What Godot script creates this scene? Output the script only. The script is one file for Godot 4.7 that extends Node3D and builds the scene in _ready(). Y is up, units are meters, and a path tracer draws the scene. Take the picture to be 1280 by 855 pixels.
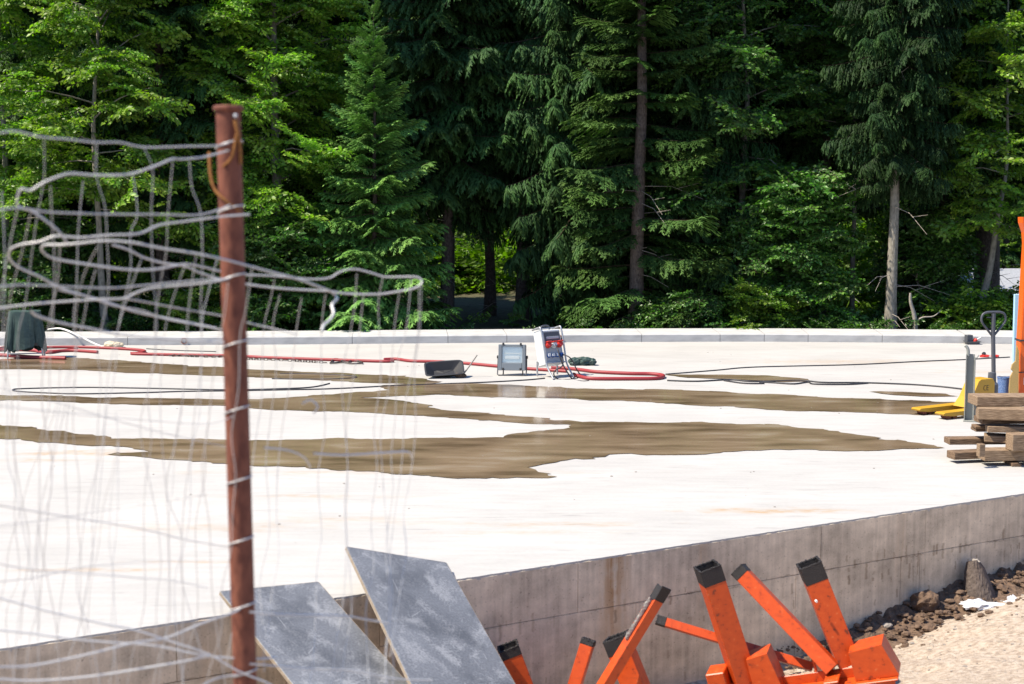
extends Node3D
# A poured concrete slab in front of a sunlit wood, seen over a crumpled wire fence.
# y = 0 is the top of the slab; the camera looks along -z.

const EYE := Vector3(0, 2.6, 0)
const FOCAL := 1781.25           # 50 mm lens on a 36 x 24 mm frame, in units of the 1280 px wide photograph
const HORIZON := 240.0
var tilt := 0.0
var M := {}
var used := {}
var rng := RandomNumberGenerator.new()
var nz := FastNoiseLite.new()

# ------------------------------------------------------------------ helpers
func lin(r: float, g: float, b: float) -> Color:
	return Color(r, g, b).linear_to_srgb()

func ray(px: float, py: float) -> Vector3:
	var d := Vector3((px - 640.0) / FOCAL, (427.5 - py) / FOCAL, -1.0)
	return d.rotated(Vector3.RIGHT, -tilt)

func at(px: float, py: float, depth: float) -> Vector3:
	var d := ray(px, py)
	return EYE + d * (depth / -d.z)

func on(px: float, py: float, h := 0.0) -> Vector3:
	var d := ray(px, py)
	return EYE + d * ((h - EYE.y) / d.y)

func numbered(parent: Node, called: String) -> String:
	var k := str(parent.get_instance_id()) + called
	used[k] = used.get(k, -1) + 1
	return called if used[k] == 0 else "%s_%03d" % [called, used[k]]

func thing(called: String, label: String, category: String, where := Vector3.ZERO, group := "") -> Node3D:
	var o := Node3D.new()
	o.name = numbered(self, called)
	o.position = where
	add_child(o)
	tag(o, label, category, group)
	return o

func tag(o: Node, label: String, category: String, group := "", kind := "") -> void:
	if label: o.set_meta("label", label)
	if category: o.set_meta("category", category)
	if group: o.set_meta("group", group)
	if kind: o.set_meta("kind", kind)

func S() -> SurfaceTool:
	var st := SurfaceTool.new()
	st.begin(Mesh.PRIMITIVE_TRIANGLES)
	return st

func part(called: String, shape, m: Material, parent: Node = self) -> MeshInstance3D:
	var o := MeshInstance3D.new()
	o.mesh = shape.commit() if shape is SurfaceTool else shape
	o.material_override = m
	o.name = numbered(parent, called)
	parent.add_child(o)
	return o

func structure(called: String, shape, m: Material) -> MeshInstance3D:
	var o := part(called, shape, m)
	o.set_meta("kind", "structure")
	return o

func v3(st: SurfaceTool, p: Vector3, n: Vector3, uv := Vector2.ZERO) -> void:
	st.set_normal(n)
	st.set_uv(uv)
	st.add_vertex(p)

func tri(st: SurfaceTool, a: Vector3, b: Vector3, c: Vector3, na: Vector3, nb: Vector3, nc: Vector3) -> void:
	if (b - a).cross(c - a).dot(na + nb + nc) > 0.0:
		v3(st, a, na); v3(st, c, nc); v3(st, b, nb)
	else:
		v3(st, a, na); v3(st, b, nb); v3(st, c, nc)

func quad(st: SurfaceTool, a: Vector3, b: Vector3, c: Vector3, d: Vector3, n: Vector3) -> void:
	tri(st, a, b, c, n, n, n)
	tri(st, a, c, d, n, n, n)

func tube(st: SurfaceTool, pts: Array, r0: float, r1 := -1.0, sides := 8, cap := true, radii := []) -> void:
	if r1 < 0.0: r1 = r0
	var n := pts.size()
	var side := Vector3.ZERO
	var rings := []
	var dirs := []
	for i in n:
		var p: Vector3 = pts[i]
		var d: Vector3 = (pts[mini(i + 1, n - 1)] - pts[maxi(i - 1, 0)]).normalized()
		if i == 0:
			side = d.cross(Vector3.UP if absf(d.y) < 0.9 else Vector3.RIGHT).normalized()
		else:
			side = (side - d * side.dot(d)).normalized()
		var up := d.cross(side)
		var r: float = radii[i] if radii else lerpf(r0, r1, float(i) / (n - 1))
		var ring := []
		for k in sides:
			var a := TAU * k / sides
			var o := side * cos(a) + up * sin(a)
			ring.append([p + o * r, o])
		rings.append(ring)
		dirs.append(d)
	for i in n - 1:
		for k in sides:
			var a = rings[i][k]; var b = rings[i][(k + 1) % sides]
			var c = rings[i + 1][(k + 1) % sides]; var d = rings[i + 1][k]
			tri(st, a[0], b[0], c[0], a[1], b[1], c[1])
			tri(st, a[0], c[0], d[0], a[1], c[1], d[1])
	if cap:
		for e in [[0, -1.0], [n - 1, 1.0]]:
			var nn: Vector3 = dirs[e[0]] * e[1]
			for k in range(1, sides - 1):
				tri(st, rings[e[0]][0][0], rings[e[0]][k][0], rings[e[0]][k + 1][0], nn, nn, nn)

func smooth(pts: Array, sub := 5) -> Array:
	var out := []
	var n := pts.size()
	for i in n - 1:
		var p0: Vector3 = pts[maxi(i - 1, 0)]; var p1: Vector3 = pts[i]
		var p2: Vector3 = pts[i + 1]; var p3: Vector3 = pts[mini(i + 2, n - 1)]
		for k in sub:
			out.append(p1.cubic_interpolate(p2, p0, p3, float(k) / sub))
	out.append(pts[n - 1])
	return out

# a box with chamfered edges
func box(st: SurfaceTool, x: Transform3D, size: Vector3, bev := 0.004) -> void:
	var h := size * 0.5
	bev = minf(bev, minf(h.x, minf(h.y, h.z)) * 0.6)
	var nb := x.basis.orthonormalized()
	var P := func(sx: float, sy: float, sz: float, axis: int) -> Vector3:
		var v := Vector3(sx * (h.x - bev), sy * (h.y - bev), sz * (h.z - bev))
		v[axis] += bev * [sx, sy, sz][axis]
		return x * v
	for axis in 3:
		for s: float in [-1.0, 1.0]:
			var c := []
			for q in [[-1.0, -1.0], [1.0, -1.0], [1.0, 1.0], [-1.0, 1.0]]:
				var k := [0.0, 0.0, 0.0]
				k[axis] = s; k[(axis + 1) % 3] = q[0]; k[(axis + 2) % 3] = q[1]
				c.append(P.call(k[0], k[1], k[2], axis))
			var n := Vector3.ZERO
			n[axis] = s
			quad(st, c[0], c[1], c[2], c[3], nb * n)
	if bev <= 0.0: return
	for axis in 3:
		var b := (axis + 1) % 3; var c := (axis + 2) % 3
		for sb: float in [-1.0, 1.0]:
			for sc: float in [-1.0, 1.0]:
				var k0 := [0.0, 0.0, 0.0]; var k1 := [0.0, 0.0, 0.0]
				k0[axis] = -1.0; k1[axis] = 1.0
				k0[b] = sb; k1[b] = sb; k0[c] = sc; k1[c] = sc
				var n := Vector3.ZERO
				n[b] = sb; n[c] = sc
				quad(st, P.call(k0[0], k0[1], k0[2], b), P.call(k1[0], k1[1], k1[2], b), P.call(k1[0], k1[1], k1[2], c), P.call(k0[0], k0[1], k0[2], c), (nb * n).normalized())
	for sx: float in [-1.0, 1.0]:
		for sy: float in [-1.0, 1.0]:
			for sz: float in [-1.0, 1.0]:
				var n := (nb * Vector3(sx, sy, sz)).normalized()
				tri(st, P.call(sx, sy, sz, 0), P.call(sx, sy, sz, 1), P.call(sx, sy, sz, 2), n, n, n)

# a box-section bar between two points; roll turns it about its axis
func bar(st: SurfaceTool, a: Vector3, b: Vector3, w: float, t: float, roll := 0.0, bev := 0.004) -> void:
	var z := (b - a).normalized()
	var xx := z.cross(Vector3.UP if absf(z.y) < 0.95 else Vector3.BACK).normalized()
	var bs := Basis(xx, z.cross(xx), z).rotated(z, roll)
	box(st, Transform3D(bs, (a + b) * 0.5), Vector3(w, t, a.distance_to(b)), bev)

# hollow box-section tube, open at the end b
func pipe_box(st: SurfaceTool, a: Vector3, b: Vector3, w: float, t: float, wall: float, roll := 0.0) -> void:
	var z := (b - a).normalized()
	var xx := z.cross(Vector3.UP if absf(z.y) < 0.95 else Vector3.BACK).normalized()
	var bs := Basis(xx, z.cross(xx), z).rotated(z, roll)
	var c := (a + b) * 0.5
	var l := a.distance_to(b)
	for s: float in [-1.0, 1.0]:
		box(st, Transform3D(bs, c + bs.x * s * (w - wall) * 0.5), Vector3(wall, t, l), wall * 0.4)
		box(st, Transform3D(bs, c + bs.y * s * (t - wall) * 0.5), Vector3(w - wall * 1.3, wall, l), wall * 0.3)

func lathe(st: SurfaceTool, x: Transform3D, prof: Array, seg := 20) -> void:
	for i in prof.size() - 1:
		var r0: float = prof[i][0]; var y0: float = prof[i][1]
		var r1: float = prof[i + 1][0]; var y1: float = prof[i + 1][1]
		var sl := Vector2(y1 - y0, r0 - r1).normalized()
		for k in seg:
			var a := TAU * k / seg; var b := TAU * (k + 1) / seg
			var da := Vector3(cos(a), 0, sin(a)); var db := Vector3(cos(b), 0, sin(b))
			var na := x.basis * (da * sl.x + Vector3.UP * sl.y); var nb := x.basis * (db * sl.x + Vector3.UP * sl.y)
			var p := x * (da * r0 + Vector3.UP * y0); var q := x * (db * r0 + Vector3.UP * y0)
			var s := x * (db * r1 + Vector3.UP * y1); var t := x * (da * r1 + Vector3.UP * y1)
			if r0 > 0.0: tri(st, p, q, s, na, nb, nb)
			if r1 > 0.0: tri(st, p, s, t, na, nb, na)

# a flat outline (x, y) with thickness along z
func prism(st: SurfaceTool, x: Transform3D, poly: PackedVector2Array, depth: float) -> void:
	var idx := Geometry2D.triangulate_polygon(poly)
	var nz_ := x.basis.z.normalized()
	for i in range(0, idx.size(), 3):
		for s: float in [-0.5, 0.5]:
			var a := poly[idx[i]]; var b := poly[idx[i + 1]]; var c := poly[idx[i + 2]]
			var n := nz_ * signf(s)
			tri(st, x * Vector3(a.x, a.y, depth * s), x * Vector3(b.x, b.y, depth * s), x * Vector3(c.x, c.y, depth * s), n, n, n)
	var turn := -1.0 if Geometry2D.is_polygon_clockwise(poly) else 1.0
	for i in poly.size():
		var a := poly[i]; var b := poly[(i + 1) % poly.size()]
		var e := (b - a).normalized() * turn
		var n := (x.basis * Vector3(e.y, -e.x, 0)).normalized()
		quad(st, x * Vector3(a.x, a.y, -depth / 2), x * Vector3(b.x, b.y, -depth / 2), x * Vector3(b.x, b.y, depth / 2), x * Vector3(a.x, a.y, depth / 2), n)

# an uneven stone
func stone(st: SurfaceTool, c: Vector3, r: Vector3, sd: float, seg := 9, rough := 0.45) -> void:
	var rows := seg / 2 + 1
	var P := []
	for i in rows + 1:
		var row := []
		for k in seg:
			var th := PI * i / rows; var ph := TAU * k / seg
			var d := Vector3(sin(th) * cos(ph), cos(th), sin(th) * sin(ph))
			var s := 1.0 + rough * nz.get_noise_3d(d.x * 60.0 + sd * 37.0, d.y * 60.0, d.z * 60.0 + sd * 11.0)
			row.append(c + d * r * s)
		P.append(row)
	for i in rows:
		for k in seg:
			var a: Vector3 = P[i][k]; var b: Vector3 = P[i][(k + 1) % seg]
			var cc: Vector3 = P[i + 1][(k + 1) % seg]; var d: Vector3 = P[i + 1][k]
			for t in [[a, b, cc], [a, cc, d]]:
				var n: Vector3 = (t[1] - t[0]).cross(t[2] - t[0])
				if n.length() < 1e-9: continue
				n = n.normalized()
				if n.dot((t[0] + t[1] + t[2]) / 3.0 - c) < 0.0: n = -n
				tri(st, t[0], t[1], t[2], n, n, n)

func material(called: String, c: Color, rough := 0.7, metal := 0.0, spec := 0.5) -> StandardMaterial3D:
	var m := StandardMaterial3D.new()
	m.resource_name = called
	m.albedo_color = c
	m.roughness = rough
	m.metallic = metal
	m.metallic_specular = spec
	M[called] = m
	return m

func noise_tex(sd: int, freq: float, cols: Array, offs := [], size := 512, octaves := 5) -> NoiseTexture2D:
	var f := FastNoiseLite.new()
	f.seed = sd
	f.frequency = freq
	f.fractal_octaves = octaves
	f.noise_type = FastNoiseLite.TYPE_SIMPLEX_SMOOTH
	var t := NoiseTexture2D.new()
	t.noise = f
	t.width = size
	t.height = size
	t.seamless = true
	if cols:
		var g := Gradient.new()
		var o := PackedFloat32Array()
		for i in cols.size(): o.append(offs[i] if offs else float(i) / (cols.size() - 1))
		g.offsets = o
		g.colors = PackedColorArray(cols)
		t.color_ramp = g
	return t

# a material whose colour varies with a computed noise laid in metres over the surface
func grainy(called: String, cols: Array, scale: float, rough: float, sd: int, freq := 0.012, bump_cm := 0.0, bump_scale := 1.0, stretch := Vector3.ONE, offs := []) -> StandardMaterial3D:
	var m := material(called, Color.WHITE, rough)
	m.albedo_texture = noise_tex(sd, freq, cols, offs)
	m.uv1_triplanar = true
	m.uv1_world_triplanar = true
	m.uv1_scale = stretch / scale
	if bump_cm > 0.0:
		m.heightmap_enabled = true
		m.heightmap_scale = bump_cm
		m.heightmap_texture = noise_tex(sd + 77, 0.03, [], [], 512, 5)
	return m

# ------------------------------------------------------------------ the lie of the land
var wall_a := Vector3.ZERO      # a point on the slab's near edge, left of the picture
var along := Vector3.RIGHT      # direction of that edge
var out_n := Vector3.BACK       # level direction out of the wall, towards the bank

func dist(p: Vector3) -> float:
	return (p - wall_a).dot(out_n)

func bank_y(x: float, z: float) -> float:
	var p := Vector3(x, 0, z)
	var d := dist(p)
	var s := (p - wall_a).dot(along)
	var base := lerpf(-1.06, -0.72, smoothstep(5.4, 8.8, s))
	var y := base + 0.29 * maxf(0.0, d - 0.3) - 0.10 * maxf(0.0, d - 5.0)
	y = minf(y, 1.15)
	y += 0.10 * nz.get_noise_2d(x * 9.0, z * 9.0) * smoothstep(0.3, 1.2, d) + 0.035 * nz.get_noise_2d(x * 42.0, z * 42.0) + 0.012 * nz.get_noise_2d(x * 170.0, z * 170.0)
	return y

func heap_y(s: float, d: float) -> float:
	# surface of the shade-darkened soil heaped against the wall
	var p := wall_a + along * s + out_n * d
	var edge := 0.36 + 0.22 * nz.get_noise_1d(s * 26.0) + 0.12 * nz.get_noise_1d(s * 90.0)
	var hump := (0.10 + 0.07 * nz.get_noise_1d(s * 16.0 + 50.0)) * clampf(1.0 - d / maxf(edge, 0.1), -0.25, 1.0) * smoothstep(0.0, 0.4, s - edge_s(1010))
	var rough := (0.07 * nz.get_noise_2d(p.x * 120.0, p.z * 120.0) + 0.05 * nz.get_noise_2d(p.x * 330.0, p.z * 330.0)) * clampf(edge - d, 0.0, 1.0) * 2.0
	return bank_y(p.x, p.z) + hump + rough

func wood_y(x: float, z: float) -> float:
	var back := maxf(0.0, -z - 29.0)
	var right := smoothstep(4.0, 11.0, x)
	return -0.12 + 0.14 * nz.get_noise_2d(x * 6.0, z * 6.0) - right * minf(back * 0.2, 3.4) + (1.0 - right) * 0.02 * back

func sheet(called: String, x0: float, x1: float, z0: float, z1: float, nx: int, nzz: int, height: Callable, m: Material) -> MeshInstance3D:
	var V := PackedVector3Array(); var N := PackedVector3Array(); var I := PackedInt32Array()
	for j in nzz + 1:
		for i in nx + 1:
			var x := lerpf(x0, x1, float(i) / nx); var z := lerpf(z0, z1, float(j) / nzz)
			V.append(Vector3(x, height.call(x, z), z))
	for j in nzz + 1:
		for i in nx + 1:
			var l := V[j * (nx + 1) + maxi(i - 1, 0)]; var r := V[j * (nx + 1) + mini(i + 1, nx)]
			var u := V[maxi(j - 1, 0) * (nx + 1) + i]; var d := V[mini(j + 1, nzz) * (nx + 1) + i]
			var n := (d - u).cross(r - l).normalized()
			N.append(n if n.y > 0 else -n)
	for j in nzz:
		for i in nx:
			var a := j * (nx + 1) + i
			# rows run towards +z: clockwise seen from above
			I.append_array(PackedInt32Array([a, a + 1, a + nx + 2, a, a + nx + 2, a + nx + 1]))
	var arr := []
	arr.resize(Mesh.ARRAY_MAX)
	arr[Mesh.ARRAY_VERTEX] = V; arr[Mesh.ARRAY_NORMAL] = N; arr[Mesh.ARRAY_INDEX] = I
	var mesh := ArrayMesh.new()
	mesh.add_surface_from_arrays(Mesh.PRIMITIVE_TRIANGLES, arr)
	return structure(called, mesh, m)

# ------------------------------------------------------------------ computed pictures: stains on concrete
func wall_picture() -> ImageTexture:
	var w := 2048; var h := 224              # 12 m long, 1.3 m high
	var im := Image.create(w, h, false, Image.FORMAT_RGB8)
	var f := FastNoiseLite.new()
	f.seed = 5
	f.frequency = 1.0
	f.fractal_octaves = 4
	# brown seepage runs: along the pour line and below it
	var runs := []
	var r := RandomNumberGenerator.new()
	r.seed = 21
	for i in 170:
		var s := r.randf_range(0.0, 12.0)
		var right := s > 7.3
		if not right and r.randf() < 0.55: continue
		runs.append([s, r.randf_range(0.30, 0.44) if not right else r.randf_range(0.28, 0.52), r.randf_range(0.02, 0.13), r.randf_range(0.004, 0.016), r.randf_range(0.25, 0.75)])
	for i in 60:
		runs.append([r.randf_range(0.0, 12.0), r.randf_range(0.5, 1.0), r.randf_range(0.02, 0.08), r.randf_range(0.004, 0.012), r.randf_range(0.2, 0.6)])
	var stain := PackedFloat32Array()
	stain.resize(w * h)
	for q in runs:
		var px: float = q[0] / 12.0 * w; var wd: float = maxf(0.8, q[3] / 12.0 * w)
		var y0: int = int(q[1] / 1.3 * h); var y1: int = mini(h - 1, int((q[1] + q[2]) / 1.3 * h))
		for y in range(y0, y1 + 1):
			var sway := 1.6 * f.get_noise_2d(px * 3.0, y * 0.12)
			for x in range(maxi(0, int(px - 4)), mini(w, int(px + 5))):
				var a: float = q[4] * clampf(1.3 - absf(x - px - sway) / wd, 0.0, 1.0)
				stain[y * w + x] = maxf(stain[y * w + x], a)
	for y in h:
		var d := 1.3 * y / h
		for x in w:
			var s := 12.0 * x / w
			var c := Vector3(0.56, 0.47, 0.355)
			var big := f.get_noise_2d(s * 0.9, d * 1.6)
			var mid := f.get_noise_2d(s * 5.0 + 40.0, d * 7.0)
			var fine := f.get_noise_2d(s * 60.0, d * 60.0 + 9.0)
			var streak := f.get_noise_2d(s * 16.0, d * 0.9 + 70.0)
			c *= 1.0 + 0.36 * big + 0.22 * mid + 0.13 * fine + 0.22 * streak
			# rust that ran down from two places on the rim
			for rs in [[5.22, 0.17, 1.0], [6.02, 0.07, 0.3], [2.2, 0.1, 0.25], [8.05, 0.06, 0.3]]:
				var k: float = clampf(1.0 - absf(s - rs[0] + 0.05 * streak) / rs[1], 0.0, 1.0) * clampf(0.75 + 1.4 * streak + 0.6 * mid, 0.0, 1.0) * rs[2] * clampf(1.15 - d * 1.1, 0.15, 1.0)
				c = c.lerp(Vector3(0.30, 0.155, 0.05), k)
			var line := 0.375 + 0.02 * f.get_noise_1d(s * 2.0) + 0.012 * f.get_noise_1d(s * 23.0)
			var seep := clampf(1.0 - absf(d - line) / (0.006 + 0.010 * maxf(0.0, f.get_noise_1d(s * 7.0 + 300.0))), 0.0, 1.0) * clampf(0.35 + 1.3 * f.get_noise_1d(s * 3.0 + 90.0), 0.0, 1.0)
			c = c.lerp(Vector3(0.10, 0.062, 0.032), 0.8 * seep)
			c = c.lerp(Vector3(0.14, 0.082, 0.035), 0.8 * stain[y * w + x])
			var hole := f.get_noise_2d(s * 34.0 + 500.0, d * 34.0)
			if hole > 0.56: c *= 0.55
			im.set_pixel(x, y, Color(clampf(c.x, 0.02, 0.9), clampf(c.y, 0.02, 0.9), clampf(c.z, 0.015, 0.9)).linear_to_srgb())
	return ImageTexture.create_from_image(im)

func slab_picture() -> ImageTexture:
	var w := 1400; var h := 1000             # x -14..14, z -26..-6
	var im := Image.create(w, h, false, Image.FORMAT_RGB8)
	var f := FastNoiseLite.new()
	f.seed = 11
	f.frequency = 1.0
	f.fractal_octaves = 4
	var spots := []
	for q in [[960, 638, 0.7, 0.10, 0.55], [1010, 640, 0.35, 0.05, 0.5], [100, 566, 0.7, 0.16, 0.5], [60, 575, 0.8, 0.10, 0.3], [110, 712, 0.6, 0.05, 0.4], [240, 702, 0.6, 0.04, 0.35],
			[700, 655, 0.9, 0.10, 0.25], [640, 665, 0.8, 0.07, 0.25], [430, 650, 1.0, 0.12, 0.22], [250, 660, 0.9, 0.16, 0.25], [1040, 452, 1.6, 0.35, 0.3], [450, 590, 2.0, 0.10, 0.25], [1250, 465, 0.9, 0.3, 0.25], [380, 620, 0.8, 0.08, 0.25]]:
		var p := on(q[0], q[1])
		spots.append([p.x, p.z, q[2], q[3], q[4]])
	for y in h:
		var z := -26.0 + 20.0 * y / h
		for x in w:
			var X := -14.0 + 28.0 * x / w
			var c := Vector3(0.39, 0.379, 0.360)
			c *= 1.0 + 0.10 * f.get_noise_2d(X * 0.5, z * 0.9) + 0.09 * f.get_noise_2d(X * 1.4 + 60.0, z * 9.0) + 0.06 * f.get_noise_2d(X * 30.0, z * 30.0)
			var warp := f.get_noise_2d(X * 2.2, z * 5.0 + 20.0)
			for s in spots:
				var dx: float = (X - s[0]) / s[2]; var dz: float = (z - s[1]) / s[3]
				if absf(dx) > 1.6 or absf(dz) > 2.2: continue
				var k: float = clampf(1.15 - sqrt(dx * dx + dz * dz) + 0.9 * warp, 0.0, 1.0) * s[4] * clampf(0.7 + 1.2 * f.get_noise_2d(X * 7.0, z * 22.0), 0.0, 1.0)
				c = c.lerp(Vector3(0.36, 0.235, 0.12), minf(1.0, 1.5 * k))
			var scuff := f.get_noise_2d(X * 1.1 + 17.0, z * 15.0 + 5.0)
			if scuff > 0.42: c *= 1.0 - 0.8 * (scuff - 0.42)
			im.set_pixel(x, y, Color(c.x, c.y, c.z).linear_to_srgb())
	return ImageTexture.create_from_image(im)

func board_picture() -> ImageTexture:
	# film-faced board: grey, smeared with cement slurry, scuffed and scratched
	var w := 1024
	var im := Image.create(w, w, false, Image.FORMAT_RGB8)
	var f := FastNoiseLite.new()
	f.seed = 61
	f.frequency = 1.0
	f.fractal_octaves = 5
	var r := RandomNumberGenerator.new()
	r.seed = 9
	var mark := PackedFloat32Array()
	mark.resize(w * w)
	for i in 420:
		var p := Vector2(r.randf() * w, r.randf() * w)
		var d := Vector2.from_angle(r.randfn(1.2, 0.7)) 
		var l := r.randf_range(6, 60) if i > 30 else r.randf_range(80, 320)
		var v := r.randf_range(-0.4, 0.9)
		for k in int(l):
			p += d + Vector2(r.randf_range(-0.25, 0.25), 0)
			var x := posmod(int(p.x), w); var y := posmod(int(p.y), w)
			mark[y * w + x] = v
			if i % 3 == 0: mark[y * w + (x + 1) % w] = v
	for y in w:
		for x in w:
			var u := 4.0 * x / w; var v := 4.0 * y / w
			var big := f.get_noise_2d(u * 0.7, v * 0.7)
			var smear := f.get_noise_2d(u * 3.0 + 0.8 * big + 30.0, v * 2.2 + 1.5 * big)
			var fine := f.get_noise_2d(u * 28.0, v * 28.0)
			var c := Vector3(0.142, 0.148, 0.160) * (1.0 + 0.35 * big + 0.35 * fine)
			c = c.lerp(Vector3(0.32, 0.325, 0.335), clampf(1.1 * smear + 0.5 * fine + 0.05, 0.0, 0.65))
			c = c.lerp(Vector3(0.055, 0.058, 0.064), clampf(-1.2 * f.get_noise_2d(u * 1.3 + 9.0, v * 1.1) - 0.1, 0.0, 0.5))
			var m := mark[y * w + x]
			c = c.lerp(Vector3(0.46, 0.46, 0.47) if m > 0 else Vector3(0.05, 0.05, 0.055), absf(m) * 0.6)
			im.set_pixel(x, y, Color(c.x, c.y, c.z).linear_to_srgb())
	return ImageTexture.create_from_image(im)

func make_materials() -> void:
	grainy("sand", [lin(0.13, 0.09, 0.065), lin(0.33, 0.26, 0.195), lin(0.43, 0.355, 0.28), lin(0.52, 0.45, 0.37)], 1.3, 0.95, 3, 0.016, 1.6, 1.0, Vector3.ONE, [0.0, 0.40, 0.6, 1.0])
	for k in ["albedo_texture", "heightmap_texture"]:
		var nt: NoiseTexture2D = M.sand.get(k)
		nt.width = 1024
		nt.height = 1024
		nt.noise.fractal_octaves = 8
		nt.noise.fractal_gain = 0.68
	grainy("earth", [lin(0.045, 0.028, 0.018), lin(0.118, 0.074, 0.048), lin(0.20, 0.138, 0.095)], 0.6, 0.97, 8, 0.02, 1.2)  # brown soil, colour darkened further to stand for the wall's shade
	grainy("stone", [lin(0.16, 0.14, 0.12), lin(0.34, 0.31, 0.28)], 0.5, 0.9, 9, 0.02, 0.4)
	grainy("forest_floor", [lin(0.03, 0.026, 0.014), lin(0.07, 0.06, 0.03), lin(0.06, 0.09, 0.03)], 2.5, 0.97, 14, 0.02, 2.0)
	grainy("kerb", [lin(0.33, 0.33, 0.33), lin(0.42, 0.42, 0.415), lin(0.48, 0.48, 0.475)], 1.7, 0.9, 15, 0.012, 0.15, 1.0, Vector3(0.6, 1.6, 1.6))
	var c := material("slab", Color.WHITE, 0.9)
	c.albedo_texture = slab_picture()
	c = material("wall", Color.WHITE, 0.92)
	c.albedo_texture = wall_picture()
	material("joint", lin(0.3, 0.25, 0.19), 0.95)
	var pd := material("puddle", Color.WHITE, 0.07, 0.0, 0.5)
	pd.albedo_texture = noise_tex(31, 0.008, [lin(0.085, 0.058, 0.034), lin(0.172, 0.124, 0.078), lin(0.235, 0.172, 0.11), lin(0.31, 0.26, 0.20)])
	pd.uv1_triplanar = true
	pd.uv1_world_triplanar = true
	pd.uv1_scale = Vector3(0.16, 0.5, 0.5)
	pd.roughness_texture = noise_tex(33, 0.03, [Color(0.35, 0.35, 0.35), Color(1, 1, 1), Color(4, 4, 4)], [0.0, 0.6, 1.0])
	pd.roughness = 0.16
	# wood of the trees
	grainy("spruce_bark", [lin(0.045, 0.032, 0.026), lin(0.11, 0.085, 0.072), lin(0.17, 0.14, 0.12)], 0.5, 0.95, 40, 0.02, 1.5, 1.0, Vector3(1, 0.5, 1))
	grainy("grey_bark", [lin(0.10, 0.09, 0.07), lin(0.22, 0.20, 0.165), lin(0.30, 0.28, 0.24)], 0.5, 0.92, 41, 0.02, 0.6, 1.0, Vector3(1, 0.35, 1))
	grainy("dead_wood", [lin(0.22, 0.19, 0.16), lin(0.42, 0.38, 0.33)], 0.4, 0.9, 42)
	for q in [["spruce_young", Color(0.45, 0.60, 0.25)], ["spruce_old", Color(0.36, 0.48, 0.24)], ["leaf_light", Color(0.86, 1.0, 0.3)], ["leaf_dark", Color(0.70, 0.9, 0.3)]]:
		var l := material(q[0], Color.WHITE, 0.42 if q[0].begins_with("leaf") else 0.6, 0.0, 0.5 if q[0].begins_with("leaf") else 0.22)
		l.vertex_color_use_as_albedo = true
		l.backlight_enabled = true
		l.backlight = q[1]
	# metals, paint, plastics
	var ru := grainy("rust", [lin(0.09, 0.028, 0.018), lin(0.17, 0.058, 0.036), lin(0.23, 0.085, 0.05)], 0.25, 0.72, 50, 0.02, 0.1, 1.0, Vector3(1, 0.4, 1))
	ru.metallic_specular = 0.4
	grainy("rust_flake", [lin(0.16, 0.06, 0.015), lin(0.36, 0.16, 0.04)], 0.1, 0.9, 51)
	material("wire", lin(0.54, 0.54, 0.54), 0.45, 0.25)
	material("orange_paint", Color.WHITE, 0.42)
	M.orange_paint.albedo_texture = noise_tex(54, 0.015, [lin(0.05, 0.026, 0.018), lin(0.27, 0.032, 0.006), lin(0.45, 0.054, 0.005), lin(0.52, 0.068, 0.007), lin(0.58, 0.20, 0.10)], [0.0, 0.17, 0.25, 0.82, 1.0])
	M.orange_paint.uv1_triplanar = true
	M.orange_paint.uv1_scale = Vector3(2, 2, 2)
	material("machine_orange", lin(0.66, 0.105, 0.006), 0.45)
	grainy("burnt_steel", [lin(0.004, 0.0035, 0.004), lin(0.012, 0.010, 0.011), lin(0.07, 0.055, 0.045)], 0.12, 0.62, 55, 0.03, 0.3, 1.0, Vector3.ONE, [0.0, 0.6, 1.0])
	grainy("bare_steel", [lin(0.14, 0.12, 0.10), lin(0.36, 0.35, 0.34)], 0.15, 0.5, 56, 0.03)
	var fb := material("form_board", Color.WHITE, 0.48)
	fb.albedo_texture = board_picture()
	fb.uv1_triplanar = true
	fb.uv1_scale = Vector3(0.42, 0.42, 0.42)
	grainy("ply_edge", [lin(0.16, 0.125, 0.09), lin(0.32, 0.265, 0.2)], 0.2, 0.9, 58)
	grainy("old_plank", [lin(0.05, 0.030, 0.018), lin(0.145, 0.090, 0.052), lin(0.26, 0.18, 0.115)], 0.7, 0.9, 59, 0.02, 0.3, 1.0, Vector3(0.5, 4.0, 2.0))
	grainy("pale_plank", [lin(0.09, 0.058, 0.034), lin(0.23, 0.155, 0.095), lin(0.36, 0.27, 0.18)], 0.6, 0.9, 60, 0.02, 0.3, 1.0, Vector3(0.5, 4.0, 2.0))
	material("red_hose", lin(0.25, 0.022, 0.028), 0.55)
	material("dark_hose", lin(0.14, 0.03, 0.04), 0.6)
	material("cable", lin(0.025, 0.025, 0.03), 0.55)
	material("chain", lin(0.07, 0.06, 0.055), 0.5, 0.4)
	material("white_cable", lin(0.70, 0.69, 0.66), 0.5)
	material("beige_cloth", lin(0.55, 0.47, 0.34), 0.9)
	material("black_plastic", lin(0.022, 0.022, 0.024), 0.5)
	material("grey_case", lin(0.155, 0.18, 0.205), 0.5)
	material("dark_case", lin(0.06, 0.065, 0.075), 0.5)
	material("white_case", lin(0.58, 0.60, 0.60), 0.45)
	material("panel_grey", lin(0.33, 0.35, 0.37), 0.5)
	material("reflector", lin(0.62, 0.68, 0.70), 0.3, 0.3)
	material("lamp_glass", Color(0.8, 0.9, 0.92, 0.1), 0.05)
	M.lamp_glass.transparency = BaseMaterial3D.TRANSPARENCY_ALPHA
	material("socket_red", lin(0.50, 0.03, 0.02), 0.45)
	material("socket_blue", lin(0.02, 0.09, 0.32), 0.45)
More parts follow.
